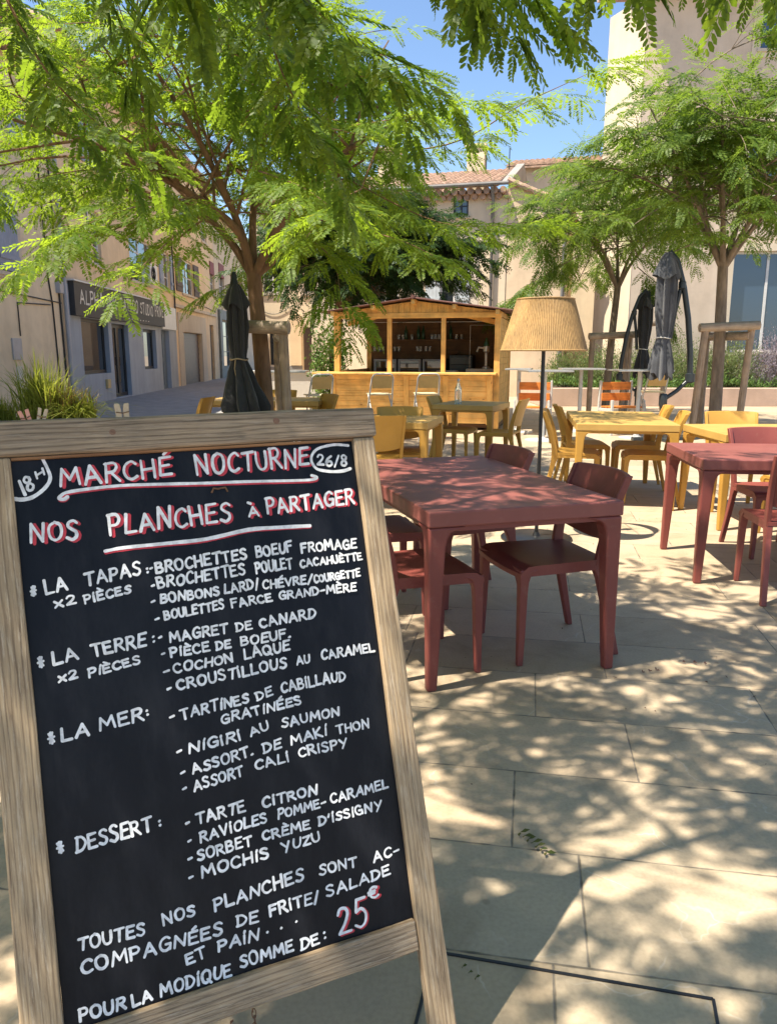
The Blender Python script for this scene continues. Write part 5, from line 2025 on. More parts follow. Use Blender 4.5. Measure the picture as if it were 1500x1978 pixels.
ct.box2(-0.32, HW - 0.04, -0.30, 0.16, 0.965, 1.0)
ct.build('counter', M['pine'], hut, bevel=0.004)
bw = MB()
for i in range(16):
    z = 0.1 + i * 0.115
    bw.box2(0.11, HW - 0.11, HD - 0.06, HD - 0.03, z + 0.002, z + 0.113)
bw.box2(0.11, HW - 0.11, HD - 0.029, HD - 0.015, 0.1, 1.95)
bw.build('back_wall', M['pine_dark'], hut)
sw = MB()
for i in range(16):
    z = 0.1 + i * 0.115
    sw.box2(HW - 0.05, HW - 0.02, 0.11, HD - 0.11, z + 0.002, z + 0.113)
sw.build('side_wall', M['pine'], hut)
sw = MB()
for i in range(8):
    z = 0.1 + i * 0.115
    sw.box2(0.02, 0.05, 0.11, HD - 0.11, z + 0.002, z + 0.113)
sw.build('side_wall', M['pine'], hut)
fl = MB()
fl.box2(0.02, HW - 0.02, 0.12, HD - 0.02, 0.03, 0.10)
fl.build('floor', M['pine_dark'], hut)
cl = MB()
cl.box2(0.11, HW - 0.11, 0.14, HD - 0.07, 1.95, 1.965)
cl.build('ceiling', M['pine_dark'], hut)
sh = MB()
for z, x0, x1 in ((1.36, 0.15, 1.95), (1.60, 0.6, 2.2)):
    sh.box2(x0, x1, HD - 0.32, HD - 0.061, z - 0.022, z)
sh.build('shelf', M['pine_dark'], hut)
wc = MB()
wc.box2(2.25, HW - 0.06, 0.5, 1.1, 0.1, 0.93)
wc.build('work_counter', M['pine'], hut)

HM = Matrix.Translation(HO) @ Matrix.Rotation(HZ, 4, 'Z')
def hutp(x, y, z):
    return tuple(HM @ Vector((x, y, z)))
# glasses on the shelves
gp = MB()
gp.lathe([(0.028, 0.0), (0.034, 0.004), (0.036, 0.10), (0.032, 0.10), (0.026, 0.012)], 12)
g0 = gp.build('drinking_glass', M['glassware'], smooth=R(40))
gi = 0
for z, xs, lb in ((1.361, [0.20, 0.29, 0.37, 0.62, 0.71, 1.10, 1.17, 1.28, 1.36, 1.62], 'clear drinking glass in the lower row on the kiosk shelf'),
              (1.601, [0.70, 0.79, 0.98, 1.40, 1.47, 1.55, 1.63, 1.90, 2.0], 'clear drinking glass on the upper kiosk shelf')):
    for x in xs:
        o = g0 if gi == 0 else g0.copy()
        if gi:
            COL.objects.link(o)
        o.location = hutp(x, HD - 0.19 + 0.03 * math.sin(gi * 7), z)
        o.rotation_euler = (0, 0, HZ)
        tag(o, lb, 'glass', 'glasses on the kiosk shelves')
        gi += 1
bp_ = MB()
bp_.lathe([(0.034, 0.0), (0.037, 0.005), (0.037, 0.17), (0.015, 0.22), (0.013, 0.27), (0.015, 0.275)], 14)
b0_ = bp_.build('bottle', M['bottle_green'], smooth=R(40))
for k, x in enumerate((1.12, 1.22, 1.78, 0.86)):
    o = b0_ if k == 0 else b0_.copy()
    if k:
        COL.objects.link(o)
    o.location = hutp(x, HD - 0.20, 1.601)
    tag(o, 'dark green bottle among the glasses on the upper kiosk shelf', 'bottle', 'bottles on the kiosk shelf')
def fridge(x, lb):
    t = thing('fridge', lb, 'fridge', hutp(x, HD - 0.62, 0.10), HZ, 'bar fridges in the kiosk')
    f = MB()
    f.box2(-0.23, 0.23, 0.03, 0.5, 0, 1.12)
    f.build('cabinet', M['black_gloss'], t, bevel=0.006)
    f = MB()
    for a, b_ in ((-0.23, -0.19), (0.19, 0.23)):
        f.box2(a, b_, -0.02, 0.029, 0.02, 1.11)
    f.box2(-0.19, 0.19, -0.02, 0.029, 1.07, 1.11)
    f.box2(-0.19, 0.19, -0.02, 0.029, 0.02, 0.07)
    d = f.build('door', M['pvc'], t)
    f = MB()
    f.box2(-0.19, 0.19, 0.0, 0.006, 0.07, 1.07)
    f.build('pane', M['glass'], d)
fridge(0.52, 'left bar fridge with a grey framed glass door')
fridge(1.02, 'middle bar fridge behind the kiosk post')
fridge(1.52, 'right bar fridge with a grey framed glass door')
t = thing('coffee_machine', 'black coffee machine between the fridges and the crate in the kiosk', 'coffee machine', hutp(2.02, HD - 0.55, 0.10), HZ)
f = MB()
f.box2(-0.22, 0.26, 0, 0.45, 0, 1.20)
f.build('body', M['black_gloss'], t, bevel=0.02)
f = MB()
f.box2(-0.18, 0.22, -0.06, -0.001, 1.0, 1.16)
f.build('brew_head', M['black_gloss'], t, bevel=0.01)
t = thing('crate', 'pale crate on the work surface behind the bar', 'crate', hutp(1.98, 0.55, 0.72), HZ)
f = MB()
f.box2(-0.18, 0.18, -0.13, 0.13, 0, 0.012)
for s in (-1, 1):
    f.box2(-0.18, 0.18, s * 0.125 - 0.006, s * 0.125 + 0.006, 0.013, 0.30)
    f.box2(s * 0.174 - 0.006, s * 0.174 + 0.006, -0.118, 0.118, 0.013, 0.30)
f.build('body', M['crate'], t)
f = MB()
f.box2(-0.05, 0.05, -0.134, -0.132, 0.22, 0.25)
f.build('handle', M['black_gloss'], t)
f = MB()
f.box2(-0.30, 0.20, -0.2, 0.15, 0, 0.12)
o = f.build('pizza_box', M['crate'], bevel=0.004)
o.name = 'storage_box'
o.location = hutp(2.62, 0.75, 0.931)
o.rotation_euler = (0, 0, HZ)
tag(o, 'flat pale box on the counter at the right inside the kiosk', 'box')
t = thing('espresso_grinder', 'chrome grinder and tap on the pale box in the right of the kiosk', 'grinder', hutp(2.66, 0.78, 1.052), HZ)
f = MB()
f.lathe([(0.07, 0), (0.07, 0.03), (0.03, 0.05), (0.03, 0.28), (0.06, 0.31), (0.06, 0.40)], 16)
f.build('body', M['steel'], t, smooth=R(40))
f = MB()
f.tube([(0, 0, 0.36), (-0.14, -0.02, 0.38), (-0.17, -0.02, 0.30)], 0.02, 8)
f.build('spout', M['steel'], t, smooth=R(40))
f = MB()
f.lathe([(0.05, 0.401), (0.055, 0.44), (0.03, 0.50), (0.02, 0.55)], 14)
f.build('hopper', M['bottle_green'], t, smooth=R(40))
t = thing('frame_rack', 'thin white hanging frame inside the right opening of the kiosk', 'frame', hutp(2.33, 1.5, 0.931), HZ)
f = MB()
f.tube([(-0.06, 0, 0), (-0.06, 0, 0.92), (0.5, 0, 0.92)], 0.007, 6)
f.build('tube', M['white_paint'], t)

# ------------------------------------------------------------------ foliage generator
def pinna_templates(nl, hexa, lw, lr_, nv=5, ll=0.165):
    """feather of paired leaflets, unit length along +x"""
    out = []
    for q in range(nv):
        V = []
        bend = lr_.uniform(0.06, 0.30)
        twist = lr_.normal(0, 0.18)
        for i in range(nl):
            t = (i + 0.8) / (nl + 0.2)
            env = (math.sin(math.pi * (0.16 + 0.74 * t))) ** 0.55
            for s in (-1, 1):
                a = R(66 - 22 * t) + lr_.normal(0, 0.06)
                l = ll * env * lr_.uniform(0.88, 1.08)
                w = l * lw
                d = np.array([math.cos(a), s * math.sin(a), 0])
                e = np.array([-s * math.sin(a), math.cos(a), 0]) * s
                tilt = lr_.normal(-0.08, 0.12)
                roll = lr_.normal(0.12, 0.16)
                base = np.array([t, s * 0.006, 0])
                def P(u, v):
                    p = base + d * l * u + e * w * v
                    return np.array([p[0], p[1], l * u * tilt + w * v * roll])
                if hexa:
                    pts = [P(0, 0), P(0.22, -0.42), P(0.72, -0.5), P(1.0, 0.0), P(0.72, 0.5), P(0.22, 0.42)]
                else:
                    pts = [P(0, 0), P(0.55, -0.55), P(1.0, 0), P(0.55, 0.55)]
                V += pts
        k = 6 if hexa else 4
        # midrib
        mr = [np.array([0, -0.006, 0.002]), np.array([0.5, -0.005, 0.002]), np.array([1, -0.001, 0.002]), np.array([1, 0.001, 0.002]), np.array([0.5, 0.005, 0.002]), np.array([0, 0.006, 0.002])]
        if hexa:
            V += mr
        else:
            V += [mr[0], mr[2], mr[3], mr[5]]
        V = np.array(V)
        # twist and droop along the length
        c, s = np.cos(twist * V[:, 0]), np.sin(twist * V[:, 0])
        y, z = V[:, 1] * c - V[:, 2] * s, V[:, 1] * s + V[:, 2] * c
        V[:, 1], V[:, 2] = y, z - bend * V[:, 0] ** 2
        V[:, 0] *= 1 - 0.25 * bend * V[:, 0]
        out.append(V)
    return out, k

class Crown:
    def __init__(self, seed, nl=12, hexa=False, lw=0.34, pl=0.2, droop=0.35, ll=0.165):
        self.r = np.random.default_rng(seed)
        self.t, self.k = pinna_templates(nl, hexa, lw, self.r, 5, ll)
        self.inst = [[] for _ in self.t]
        self.pl = pl
        self.droop = droop
        self.wood = MB()
    def pinna(self, p, d, L):
        r = self.r
        d = d / np.linalg.norm(d)
        up = np.array([0, 0, 1.0]) + r.normal(0, 0.22, 3)
        y = np.cross(up, d)
        y /= np.linalg.norm(y) + 1e-9
        z = np.cross(d, y)
        self.inst[r.integers(len(self.t))].append((np.stack([d, y, z], 1) * L, p))
    def frond(self, p, d, L, n, scale=1.0):
        """a leafy shoot with paired feathers along it"""
        r = self.r
        d = d / np.linalg.norm(d)
        up = np.array([0, 0, 1.0])
        side = np.cross(d, up)
        side /= np.linalg.norm(side) + 1e-9
        prev = p
        for i in range(n):
            s = 0.12 + 0.88 * i / max(1, n - 1)
            q = p + d * L * s + np.array([0, 0, -0.14 * L * s * s])
            dd = d + np.array([0, 0, -0.22 * s])
            ang = R(62 - 30 * s)
            for sg in (-1, 1):
                dr = self.droop * r.uniform(0.0, 1.6)
                w = dd * math.cos(ang) + side * sg * math.sin(ang) + np.array([0, 0, -dr]) + r.normal(0, 0.16, 3)
                self.pinna(q, w, self.pl * scale * r.uniform(0.55, 1.25) * (0.75 + 0.5 * math.sin(math.pi * (0.2 + 0.7 * s))))
            prev = q
        self.pinna(prev, d + np.array([0, 0, -0.35 - self.droop * 0.5]) + r.normal(0, 0.1, 3), self.pl * scale)
    def twig(self, p0, p1, r0, r1, sag=0.0, n=5, sides=5):
        p0, p1 = np.array(p0, float), np.array(p1, float)
        L = np.linalg.norm(p1 - p0)
        off = self.r.normal(0, 0.045, 3) * L
        pts = []
        for i in range(n + 1):
            t = i / n
            pts.append(p0 * (1 - t) + p1 * t + off * math.sin(math.pi * t) + np.array([0, 0, -sag * L * (t * t - t)]))
        self.wood.tube(pts, [r0 * (1 - i / n) + r1 * i / n for i in range(n + 1)], sides)
        return pts
    def build(self, name, mat, parent):
        vs, off = [], 0
        for T, I in zip(self.t, self.inst):
            if not I:
                continue
            A = np.array([q[0] for q in I])
            P = np.array([q[1] for q in I])
            W = np.einsum('nij,vj->nvi', A, T) + P[:, None, :]
            vs.append(W.reshape(-1, 3))
        V = np.concatenate(vs)
        F = np.arange(len(V))
        return fast_mesh(name, V, F, self.k, M[mat], parent)

def bez(pts, n=10):
    return smooth_curve([np.array(p, float) for p in pts], n)

def grow(cr, start_pts, r_start, centre, radii, n_sec, n_twig, accept=None, frond_n=(5, 8), frond_l=(0.28, 0.5), inner=0.35, tw=(0.5, 0.95)):
    """secondary limbs and leafy twigs from a list of primary limb curves"""
    r = cr.r
    centre, radii = np.array(centre, float), np.array(radii, float)
    for pts in start_pts:
        m = len(pts)
        for k in range(n_sec):
            t = r.uniform(inner, 1.0)
            i = int(t * (m - 1))
            p = np.array(pts[i])
            for tr in range(40):
                u = r.normal(0, 1, 3)
                u /= np.linalg.norm(u)
                u[2] = abs(u[2]) * 0.9 - 0.25 if r.random() < 0.75 else u[2]
                e = centre + radii * u * r.uniform(0.72, 1.0)
                dist = np.linalg.norm(e - p)
                if 0.5 < dist < 2.3 and (accept is None or accept(e)):
                    break
            else:
                continue
            sp = cr.twig(p, e, r_start * 0.42 * (1.1 - 0.5 * t), 0.007, 0.25, 6)
            for j in range(n_twig):
                tt = r.uniform(0.35, 1.0) if j else 1.0
                q = np.array(sp[int(tt * (len(sp) - 1))])
                base = np.array(sp[-1]) - np.array(sp[0])
                base /= np.linalg.norm(base)
                d = base * 0.8 + r.normal(0, 0.75, 3)
                d[2] = d[2] * 0.55 + 0.05
                d /= np.linalg.norm(d)
                L = r.uniform(*tw)
                e2 = q + d * L
                if accept is not None and not accept(e2 - np.array([0, 0, 0.15])):
                    continue
                tp = cr.twig(q, e2, 0.006, 0.003, 0.2, 4, 4)
                for a in range(1, len(tp)):
                    dd = np.array(tp[a]) - np.array(tp[a - 1])
                    dd /= np.linalg.norm(dd)
                    if a == len(tp) - 1:
                        cr.frond(np.array(tp[a]), dd, r.uniform(*frond_l), r.integers(*frond_n))
                    elif r.random() < 0.62:
                        sd = np.cross(dd, [0, 0, 1.0]) * (1 if r.random() < 0.5 else -1)
                        cr.frond(np.array(tp[a]), dd * 0.6 + sd + r.normal(0, 0.2, 3), r.uniform(*frond_l) * 0.8, r.integers(*frond_n) - 1)

def reach(cr, path, r0, spacing, frond_l=0.36, nf=6, droopd=-0.2, scale=1.0):
    """a long bough along a given path with leafy shoots on both sides"""
    pts = bez(path, 6)
    cr.wood.tube([tuple(p) for p in pts], [r0 * (1 - 0.8 * i / (len(pts) - 1)) for i in range(len(pts))], 6)
    acc, sg = 0, 1
    for i in range(1, len(pts)):
        d = pts[i] - pts[i - 1]
        l = np.linalg.norm(d)
        d = d / l
        acc += l
        if acc > spacing:
            acc = 0
            sg = -sg
            side = np.cross(d, [0, 0, 1.0])
            side /= np.linalg.norm(side) + 1e-9
            cr.frond(pts[i], d * 0.7 + side * sg * cr.r.uniform(0.5, 1.0) + np.array([0, 0, droopd]) + cr.r.normal(0, 0.15, 3), frond_l * cr.r.uniform(0.7, 1.2), nf, scale)
    cr.frond(pts[-1], pts[-1] - pts[-2], frond_l, nf, scale)

# ------------------------------------------------------------------ first tree (left of centre)
def trunk_mesh(cr, base, fork, r0, r1, mid=None, flare=1.25):
    pts = bez([base] + ([mid] if mid else []) + [fork], 8)
    n = len(pts)
    rr = [r0 * (1 - i / (n - 1)) + r1 * i / (n - 1) for i in range(n)]
    rr[0] *= flare
    cr.wood.tube([tuple(p) for p in pts], rr, 14)

TREES = 'feathery leaved plaza trees'
tr = thing('tree', 'leafy young tree with bright feathery leaves and a forked brown trunk behind the black parasol', 'tree', (-1.38, 8.8, 0), group=TREES)
cr = Crown(11, 14, False, 0.33, 0.27, 0.12, 0.185)
trunk_mesh(cr, (0, 0, 0), (-0.10, 0, 2.20), 0.105, 0.078, (-0.03, 0, 1.1))
F0 = np.array([-0.10, 0, 2.16])
limbs = [[F0, (-0.42, 0.05, 2.62), (-1.1, 0.2, 3.25), (-1.9, 0.3, 3.7)],
         [F0, (-0.25, -0.1, 2.75), (-0.55, -0.6, 3.5), (-0.9, -1.2, 4.1)],
         [F0, (0.18, 0.0, 2.42), (0.30, 0.05, 2.9), (0.55, 0.1, 3.6), (0.9, 0.2, 4.3)],
         [F0, (-0.12, 0.2, 2.8), (-0.1, 0.7, 3.5), (0.0, 1.2, 4.2)],
         [F0, (0.3, -0.25, 2.75), (1.0, -0.7, 3.3), (1.8, -0.9, 3.6)],
         [F0, (-0.3, -0.25, 2.7), (-1.2, -0.9, 3.2), (-2.0, -1.3, 3.4)]]
lc = []
for q in limbs:
    p = bez(q, 6)
    lc.append(p)
    cr.wood.tube([tuple(v) for v in p], [0.052 * (1 - 0.72 * i / (len(p) - 1)) for i in range(len(p))], 8)
def acc_main(e):
    X, Y, Z = e[0] - 1.38, e[1] + 8.8, e[2]
    px = 750 + 1486 * X / Y
    if Z < 2.85 and abs(e[0] + 0.1) < 0.65 and Y < 9.2:
        return False
    if px > 800 or Z < 1.95:
        return False
    if px > 640 and Z > 4.4:
        return False
    if px > 560 and Z < 2.5 and Y > 8:
        return False
    return True
grow(cr, lc, 0.052, (-0.35, -0.3, 3.35), (2.9, 2.6, 1.8), 11, 4, acc_main, frond_n=(3, 6), frond_l=(0.26, 0.42))
for path, sp_, l_, n_ in [([(-0.568, 8.2, 3.118), (0.484, 7.6, 2.536), (1.256, 7.3, 2.489)], 0.13, 0.36, 5), ([(-0.565, 8.2, 3.263), (0.509, 7.4, 3.162), (1.127, 7.0, 3.386), (1.653, 6.9, 3.591)], 0.13, 0.36, 5), ([(-0.664, 8.2, 3.5), (0.043, 7.0, 3.266), (0.531, 6.6, 3.27)], 0.14, 0.34, 5), ([(-1.03, 8.5, 2.676), (-0.552, 7.8, 2.234), (-0.434, 7.4, 1.774)], 0.12, 0.32, 5), ([(-0.793, 8.3, 2.695), (0.047, 7.4, 2.37), (0.45, 7.0, 2.144)], 0.13, 0.34, 5), ([(-1.974, 8.4, 2.812), (-2.39, 7.2, 2.43), (-2.716, 6.4, 2.095)], 0.15, 0.34, 5), ([(-1.986, 8.2, 2.629), (-1.863, 6.6, 2.179), (-1.875, 5.8, 1.864)], 0.16, 0.32, 4), ([(-1.875, 8.0, 2.838), (-2.054, 6.6, 2.499), (-2.298, 6.0, 2.25)], 0.15, 0.34, 5), ([(-1.956, 8.4, 3.161), (-2.794, 7.4, 2.946), (-3.402, 6.8, 2.615)], 0.12, 0.36, 5), ([(-1.227, 7.8, 3.032), (-0.666, 6.2, 2.577), (-0.391, 5.6, 2.325)], 0.13, 0.34, 5), ([(-1.294, 9.6, 2.556), (-1.719, 9.5, 2.222), (-2.042, 9.4, 2.066)], 0.12, 0.3, 5)]:
    reach(cr, [(x + 1.38, y - 8.8, z) for x, y, z in path], 0.009, sp_, l_, n_, -0.03)
cr.wood.build('trunk', M['bark'], tr, smooth=R(60))
cr.build('crown', 'leaf', tr)

# ------------------------------------------------------------------ overhead tree (its trunk stands left of the camera)
tr = thing('tree', 'overhead tree whose big dark leaves hang in from the top edge', 'tree', (-2.9, 0.2, 0), group=TREES)
cr = Crown(23, 14, True, 0.40, 0.225, 0.20, 0.18)
trunk_mesh(cr, (0, 0, 0), (0.15, 0.1, 2.5), 0.13, 0.095, (0.05, 0, 1.2))
F0 = np.array([0.15, 0.1, 2.46])
limbs = [[F0, (0.8, 0.5, 3.1), (1.9, 1.0, 3.7), (3.0, 1.4, 4.0)],
         [F0, (0.6, 0.9, 3.1), (1.4, 2.0, 3.9), (2.2, 3.0, 4.3)],
         [F0, (0.9, 0.0, 3.0), (2.2, 0.1, 3.6), (3.4, 0.4, 3.8)],
         [F0, (0.1, 0.9, 3.2), (0.3, 2.0, 4.0), (0.6, 3.2, 4.5)],
         [F0, (-0.5, -0.3, 3.1), (-1.2, -0.6, 3.9)],
         [F0, (0.5, -0.8, 3.1), (1.2, -1.6, 3.8)]]
lc = []
for q in limbs:
    p = bez(q, 6)
    lc.append(p)
    cr.wood.tube([tuple(v) for v in p], [0.036 * (1 - 0.72 * i / (len(p) - 1)) for i in range(len(p))], 8)
lp_all = np.concatenate([np.array(p) for p in lc])
def nearest(p, pts):
    return pts[np.argmin(np.linalg.norm(pts - p, axis=1) + 0.5 * np.maximum(0, pts[:, 2] - p[2]))]
CS = 1.02
for ix in range(-1, 5):
    for iy in range(-1, 5):
        wx, wy = -2.9 + (ix + 0.5) * CS, -0.3 + (iy + 0.5) * CS
        if wx > 2.3 or wy > 3.7:
            continue
        hz = max(3.35, 1.35 + 0.46 * (wy + 0.5) + 0.45) + cr.r.uniform(0, 0.25)
        hub = np.array([wx + 2.9, wy - 0.2, hz]) + cr.r.normal(0, 0.12, 3) * np.array([1, 1, 0.3])
        sp = cr.twig(nearest(hub, lp_all), hub, 0.014, 0.007, 0.15, 6)
        for jx in range(6):
            for jy in range(6):
                if cr.r.random() < 0.06:
                    continue
                e = hub + np.array([(jx - 2.5) * CS / 6, (jy - 2.5) * CS / 6, cr.r.uniform(0.0, 0.75)]) + cr.r.normal(0, 0.07, 3)
                src = np.array(sp[cr.r.integers(3, 7)])
                tp = cr.twig(src, e, 0.005, 0.003, 0.12, 3, 4)
                d = e - src + cr.r.normal(0, 0.35, 3)
                d[2] = 0.1 * d[2] - 0.02
                cr.frond(e, d, cr.r.uniform(0.20, 0.34), cr.r.integers(3, 6), 0.76)
NB = [([(-0.724, 3.9, 3.588), (-0.498, 3.8, 3.101), (-0.322, 3.8, 2.836), (0.048, 3.9, 2.649)], 0.085, 0.3, 5, -0.3, 1.0), ([(-0.923, 4.3, 3.817), (-0.696, 4.3, 3.217), (-0.542, 4.3, 2.747), (-0.385, 4.4, 2.453)], 0.12, 0.3, 5, -0.12, 1.0), ([(-1.175, 4.5, 3.932), (-0.947, 4.5, 3.232), (-0.845, 4.6, 2.921)], 0.13, 0.3, 5, -0.1, 1.0), ([(-2.298, 4.4, 3.875), (-1.92, 4.4, 3.047), (-1.759, 4.4, 2.754), (-1.568, 4.5, 2.556), (-1.413, 4.6, 2.423)], 0.1, 0.3, 4, -0.05, 1.0), ([(-1.363, 3.6, 3.361), (-1.239, 3.6, 3.066), (-1.145, 3.7, 2.757)], 0.2, 0.24, 3, -0.3, 1.0), ([(-0.275, 3.2, 3.36), (0.018, 3.1, 3.019), (0.232, 3.0, 2.764), (0.377, 3.0, 2.669)], 0.085, 0.26, 5, -0.6, 1.0), ([(-0.777, 3.0, 3.176), (-0.743, 3.0, 2.873), (-0.715, 3.0, 2.732)], 0.08, 0.26, 5, -0.6, 1.0), ([(-0.154, 2.7, 3.124), (0.225, 2.6, 2.906), (0.586, 2.5, 2.671), (0.958, 2.5, 2.619)], 0.14, 0.22, 4, -0.75, 0.95), ([(0.065, 2.3, 2.861), (0.352, 2.25, 2.663), (0.605, 2.2, 2.535), (0.943, 2.2, 2.501)], 0.16, 0.2, 4, -0.8, 0.95)]
for path, sp_, l_, n_, dr_, sc_ in NB:
    reach(cr, [(x + 2.9, y - 0.2, z) for x, y, z in path], 0.010, sp_, l_, n_, dr_, sc_)
cr.wood.build('trunk', M['bark'], tr, smooth=R(60))
cr.build('crown', 'leaf_near', tr)

# ------------------------------------------------------------------ right tree, middle tree, dark tree
def simple_tree(label, base, fork_h, r0, centre, radii, seed, mat, bark, n_limb=6, n_sec=10, n_twig=5, pl=0.2, lean=0.0, nl=10, acc=None, lw=0.36, reaches=(), frond_n=(4, 6), ll=0.19):
    t = thing('tree', label, 'tree', base, group=TREES)
    cr = Crown(seed, nl, False, lw, pl, 0.15, ll)
    fk = (lean, 0, fork_h)
    trunk_mesh(cr, (0, 0, 0), fk, r0, r0 * 0.75, (lean * 0.35, 0, fork_h * 0.5))
    lc = []
    F0 = np.array(fk) - np.array([0, 0, 0.05])
    c, rd = np.array(centre, float), np.array(radii, float)
    for i in range(n_limb):
        a = 2 * math.pi * (i + cr.r.uniform(-0.25, 0.25)) / n_limb
        e = c + rd * np.array([math.cos(a) * 0.62, math.sin(a) * 0.62, cr.r.uniform(-0.05, 0.65)])
        m1 = F0 + (e - F0) * 0.35 + np.array([0, 0, 0.12])
        p = bez([F0, m1, e], 6)
        lc.append(p)
        cr.wood.tube([tuple(v) for v in p], [r0 * 0.52 * (1 - 0.75 * k / (len(p) - 1)) for k in range(len(p))], 8)
    grow(cr, lc, r0 * 0.5, centre, radii, n_sec, n_twig, acc, frond_n=frond_n)
    for path in reaches:
        reach(cr, path, 0.012, 0.11, 0.34, 6)
    cr.wood.build('trunk', M[bark], t, smooth=R(60))
    cr.build('crown', mat, t)
simple_tree('feathery leaved tree at the right edge standing between three wooden stakes', (5.36, 12.7, 0), 2.68, 0.105, (0.05, -0.1, 4.15), (2.35, 2.0, 1.75), 31, 'leaf_mid', 'bark_grey', 6, 9, 4, 0.33, -0.08, 11,
            lambda e: e[2] > 2.75 + 0.0 * e[0])
simple_tree('slender tree with wooden stakes between the lamp and the dark parasol', (4.52, 16.2, 0), 2.65, 0.085, (-0.1, 0, 3.75), (1.75, 1.4, 1.2), 41, 'leaf_mid', 'bark_grey', 5, 6, 4, 0.34, 0.12, 9,
            lambda e: e[2] > 2.3, reaches=[[(-0.8, -0.4, 3.2), (-1.7, -0.8, 2.7), (-2.3, -1.0, 2.25)], [(0.4, -0.3, 3.0), (0.9, -0.5, 2.5), (1.0, -0.5, 2.0)]])
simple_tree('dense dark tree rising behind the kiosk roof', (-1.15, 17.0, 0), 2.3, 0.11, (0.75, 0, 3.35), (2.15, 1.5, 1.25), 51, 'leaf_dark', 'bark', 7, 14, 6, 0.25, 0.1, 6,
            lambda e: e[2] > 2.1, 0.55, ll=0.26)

# ------------------------------------------------------------------ wooden tree stakes
def stakes(loc, rz, label, posts, rails, hgt):
    t = thing('tree_stakes', label, 'tree stakes', loc, rz, 'wooden tree stake frames')
    for (x, y, lx) in posts:
        p = MB()
        p.tube([(x, y, 0), (x + lx * 0.5, y, hgt * 0.5), (x + lx, y, hgt)], 0.055, 12)
        p.build('post', M['stake'], t, smooth=R(40))
    for a, b_ in rails:
        p = MB()
        p.tube([a, b_], 0.068, 12)
        p.build('rail', M['stake_h'], t, smooth=R(40))
stakes((-1.38, 8.8, 0), 0, 'wooden stake frame round the first tree behind the black parasol', [(0.30, -0.38, -0.05), (-0.22, -0.28, 0.0), (0.1, 0.35, 0.0)],
       [((-0.30, -0.33, 1.62), (0.33, -0.45, 1.60)), ((0.25, -0.42, 1.52), (0.1, 0.40, 1.52))], 1.66)
stakes((5.36, 12.7, 0), 0, 'wooden stake frame round the right-hand tree', [(-0.50, -0.32, 0.10), (0.26, -0.28, 0.08), (-0.1, 0.36, 0.0)],
       [((-0.50, -0.33, 1.72), (0.42, -0.36, 1.76)), ((0.32, -0.30, 1.60), (-0.08, 0.40, 1.60))], 1.74)
stakes((4.55, 16.2, 0), 0, 'wooden stake frame round the slender tree beside the lamp shade', [(-0.42, -0.2, 0.0), (0.22, -0.3, 0.02), (0.42, 0.1, 0.02)],
       [((-0.5, -0.25, 1.66), (0.5, -0.15, 1.70))], 1.68)
stakes((6.35, 18.4, 0), 0, 'far wooden stakes between the two cantilever parasols', [(0.12, 0, 0.0), (-0.35, 0.2, 0.0)],
       [((-0.42, 0.05, 2.0), (0.22, -0.05, 2.02))], 2.05)
stakes((-1.10, 15.2, 0), 0, 'dark upright stake with a climber at the left corner of the kiosk', [(0, 0, 0)], [], 1.6)

# ------------------------------------------------------------------ shrubs, climber, grasses
def leafy(name, label, cat, loc, size, n, mat, seed, ll=0.05, lw=0.3, upw=0.5, grp=None, stems=14):
    r = np.random.default_rng(seed)
    t = thing(name, label, cat, loc, group=grp)
    sx, sy, sz = size
    st = MB()
    tips = []
    for i in range(stems):
        a = r.uniform(0, 2 * math.pi)
        q = math.sqrt(r.random())
        e = np.array([sx * q * math.cos(a), sy * q * math.sin(a), sz * (0.55 + 0.45 * r.random()) * math.sqrt(max(0.1, 1 - q * q * 0.75))])
        b0 = np.array([e[0] * 0.35, e[1] * 0.35, 0])
        m_ = (b0 + e) / 2 + r.normal(0, 0.04, 3)
        st.tube([tuple(b0), tuple(m_), tuple(e)], [0.006, 0.005, 0.002], 4)
        tips.append((b0, m_, e))
    st.build('stems', M['bark_grey'], t)
    P = np.zeros((n, 3))
    D = np.zeros((n, 3))
    for i in range(n):
        b0, m_, e = tips[r.integers(len(tips))]
        s = r.uniform(0.12, 1.0) ** 0.7
        c = b0 * (1 - s) ** 2 + 2 * m_ * s * (1 - s) + e * s * s
        P[i] = c + r.normal(0, 1, 3) * np.array([sx, sy, sz]) * 0.11
        d = r.normal(0, 1, 3)
        d[2] += upw * 2
        D[i] = d / np.linalg.norm(d)
    P[:, 2] = np.abs(P[:, 2]) + 0.02
    up = r.normal(0, 1, (n, 3))
    Y = np.cross(up, D)
    Y /= np.linalg.norm(Y, axis=1)[:, None] + 1e-9
    L = ll * r.uniform(0.6, 1.3, n)[:, None]
    V = np.stack([P, P + D * L * 0.5 - Y * L * lw * 0.5, P + D * L, P + D * L * 0.5 + Y * L * lw * 0.5], 1).reshape(-1, 3)
    fast_mesh('foliage', V, np.arange(len(V)), 4, M[mat], t)
    return t

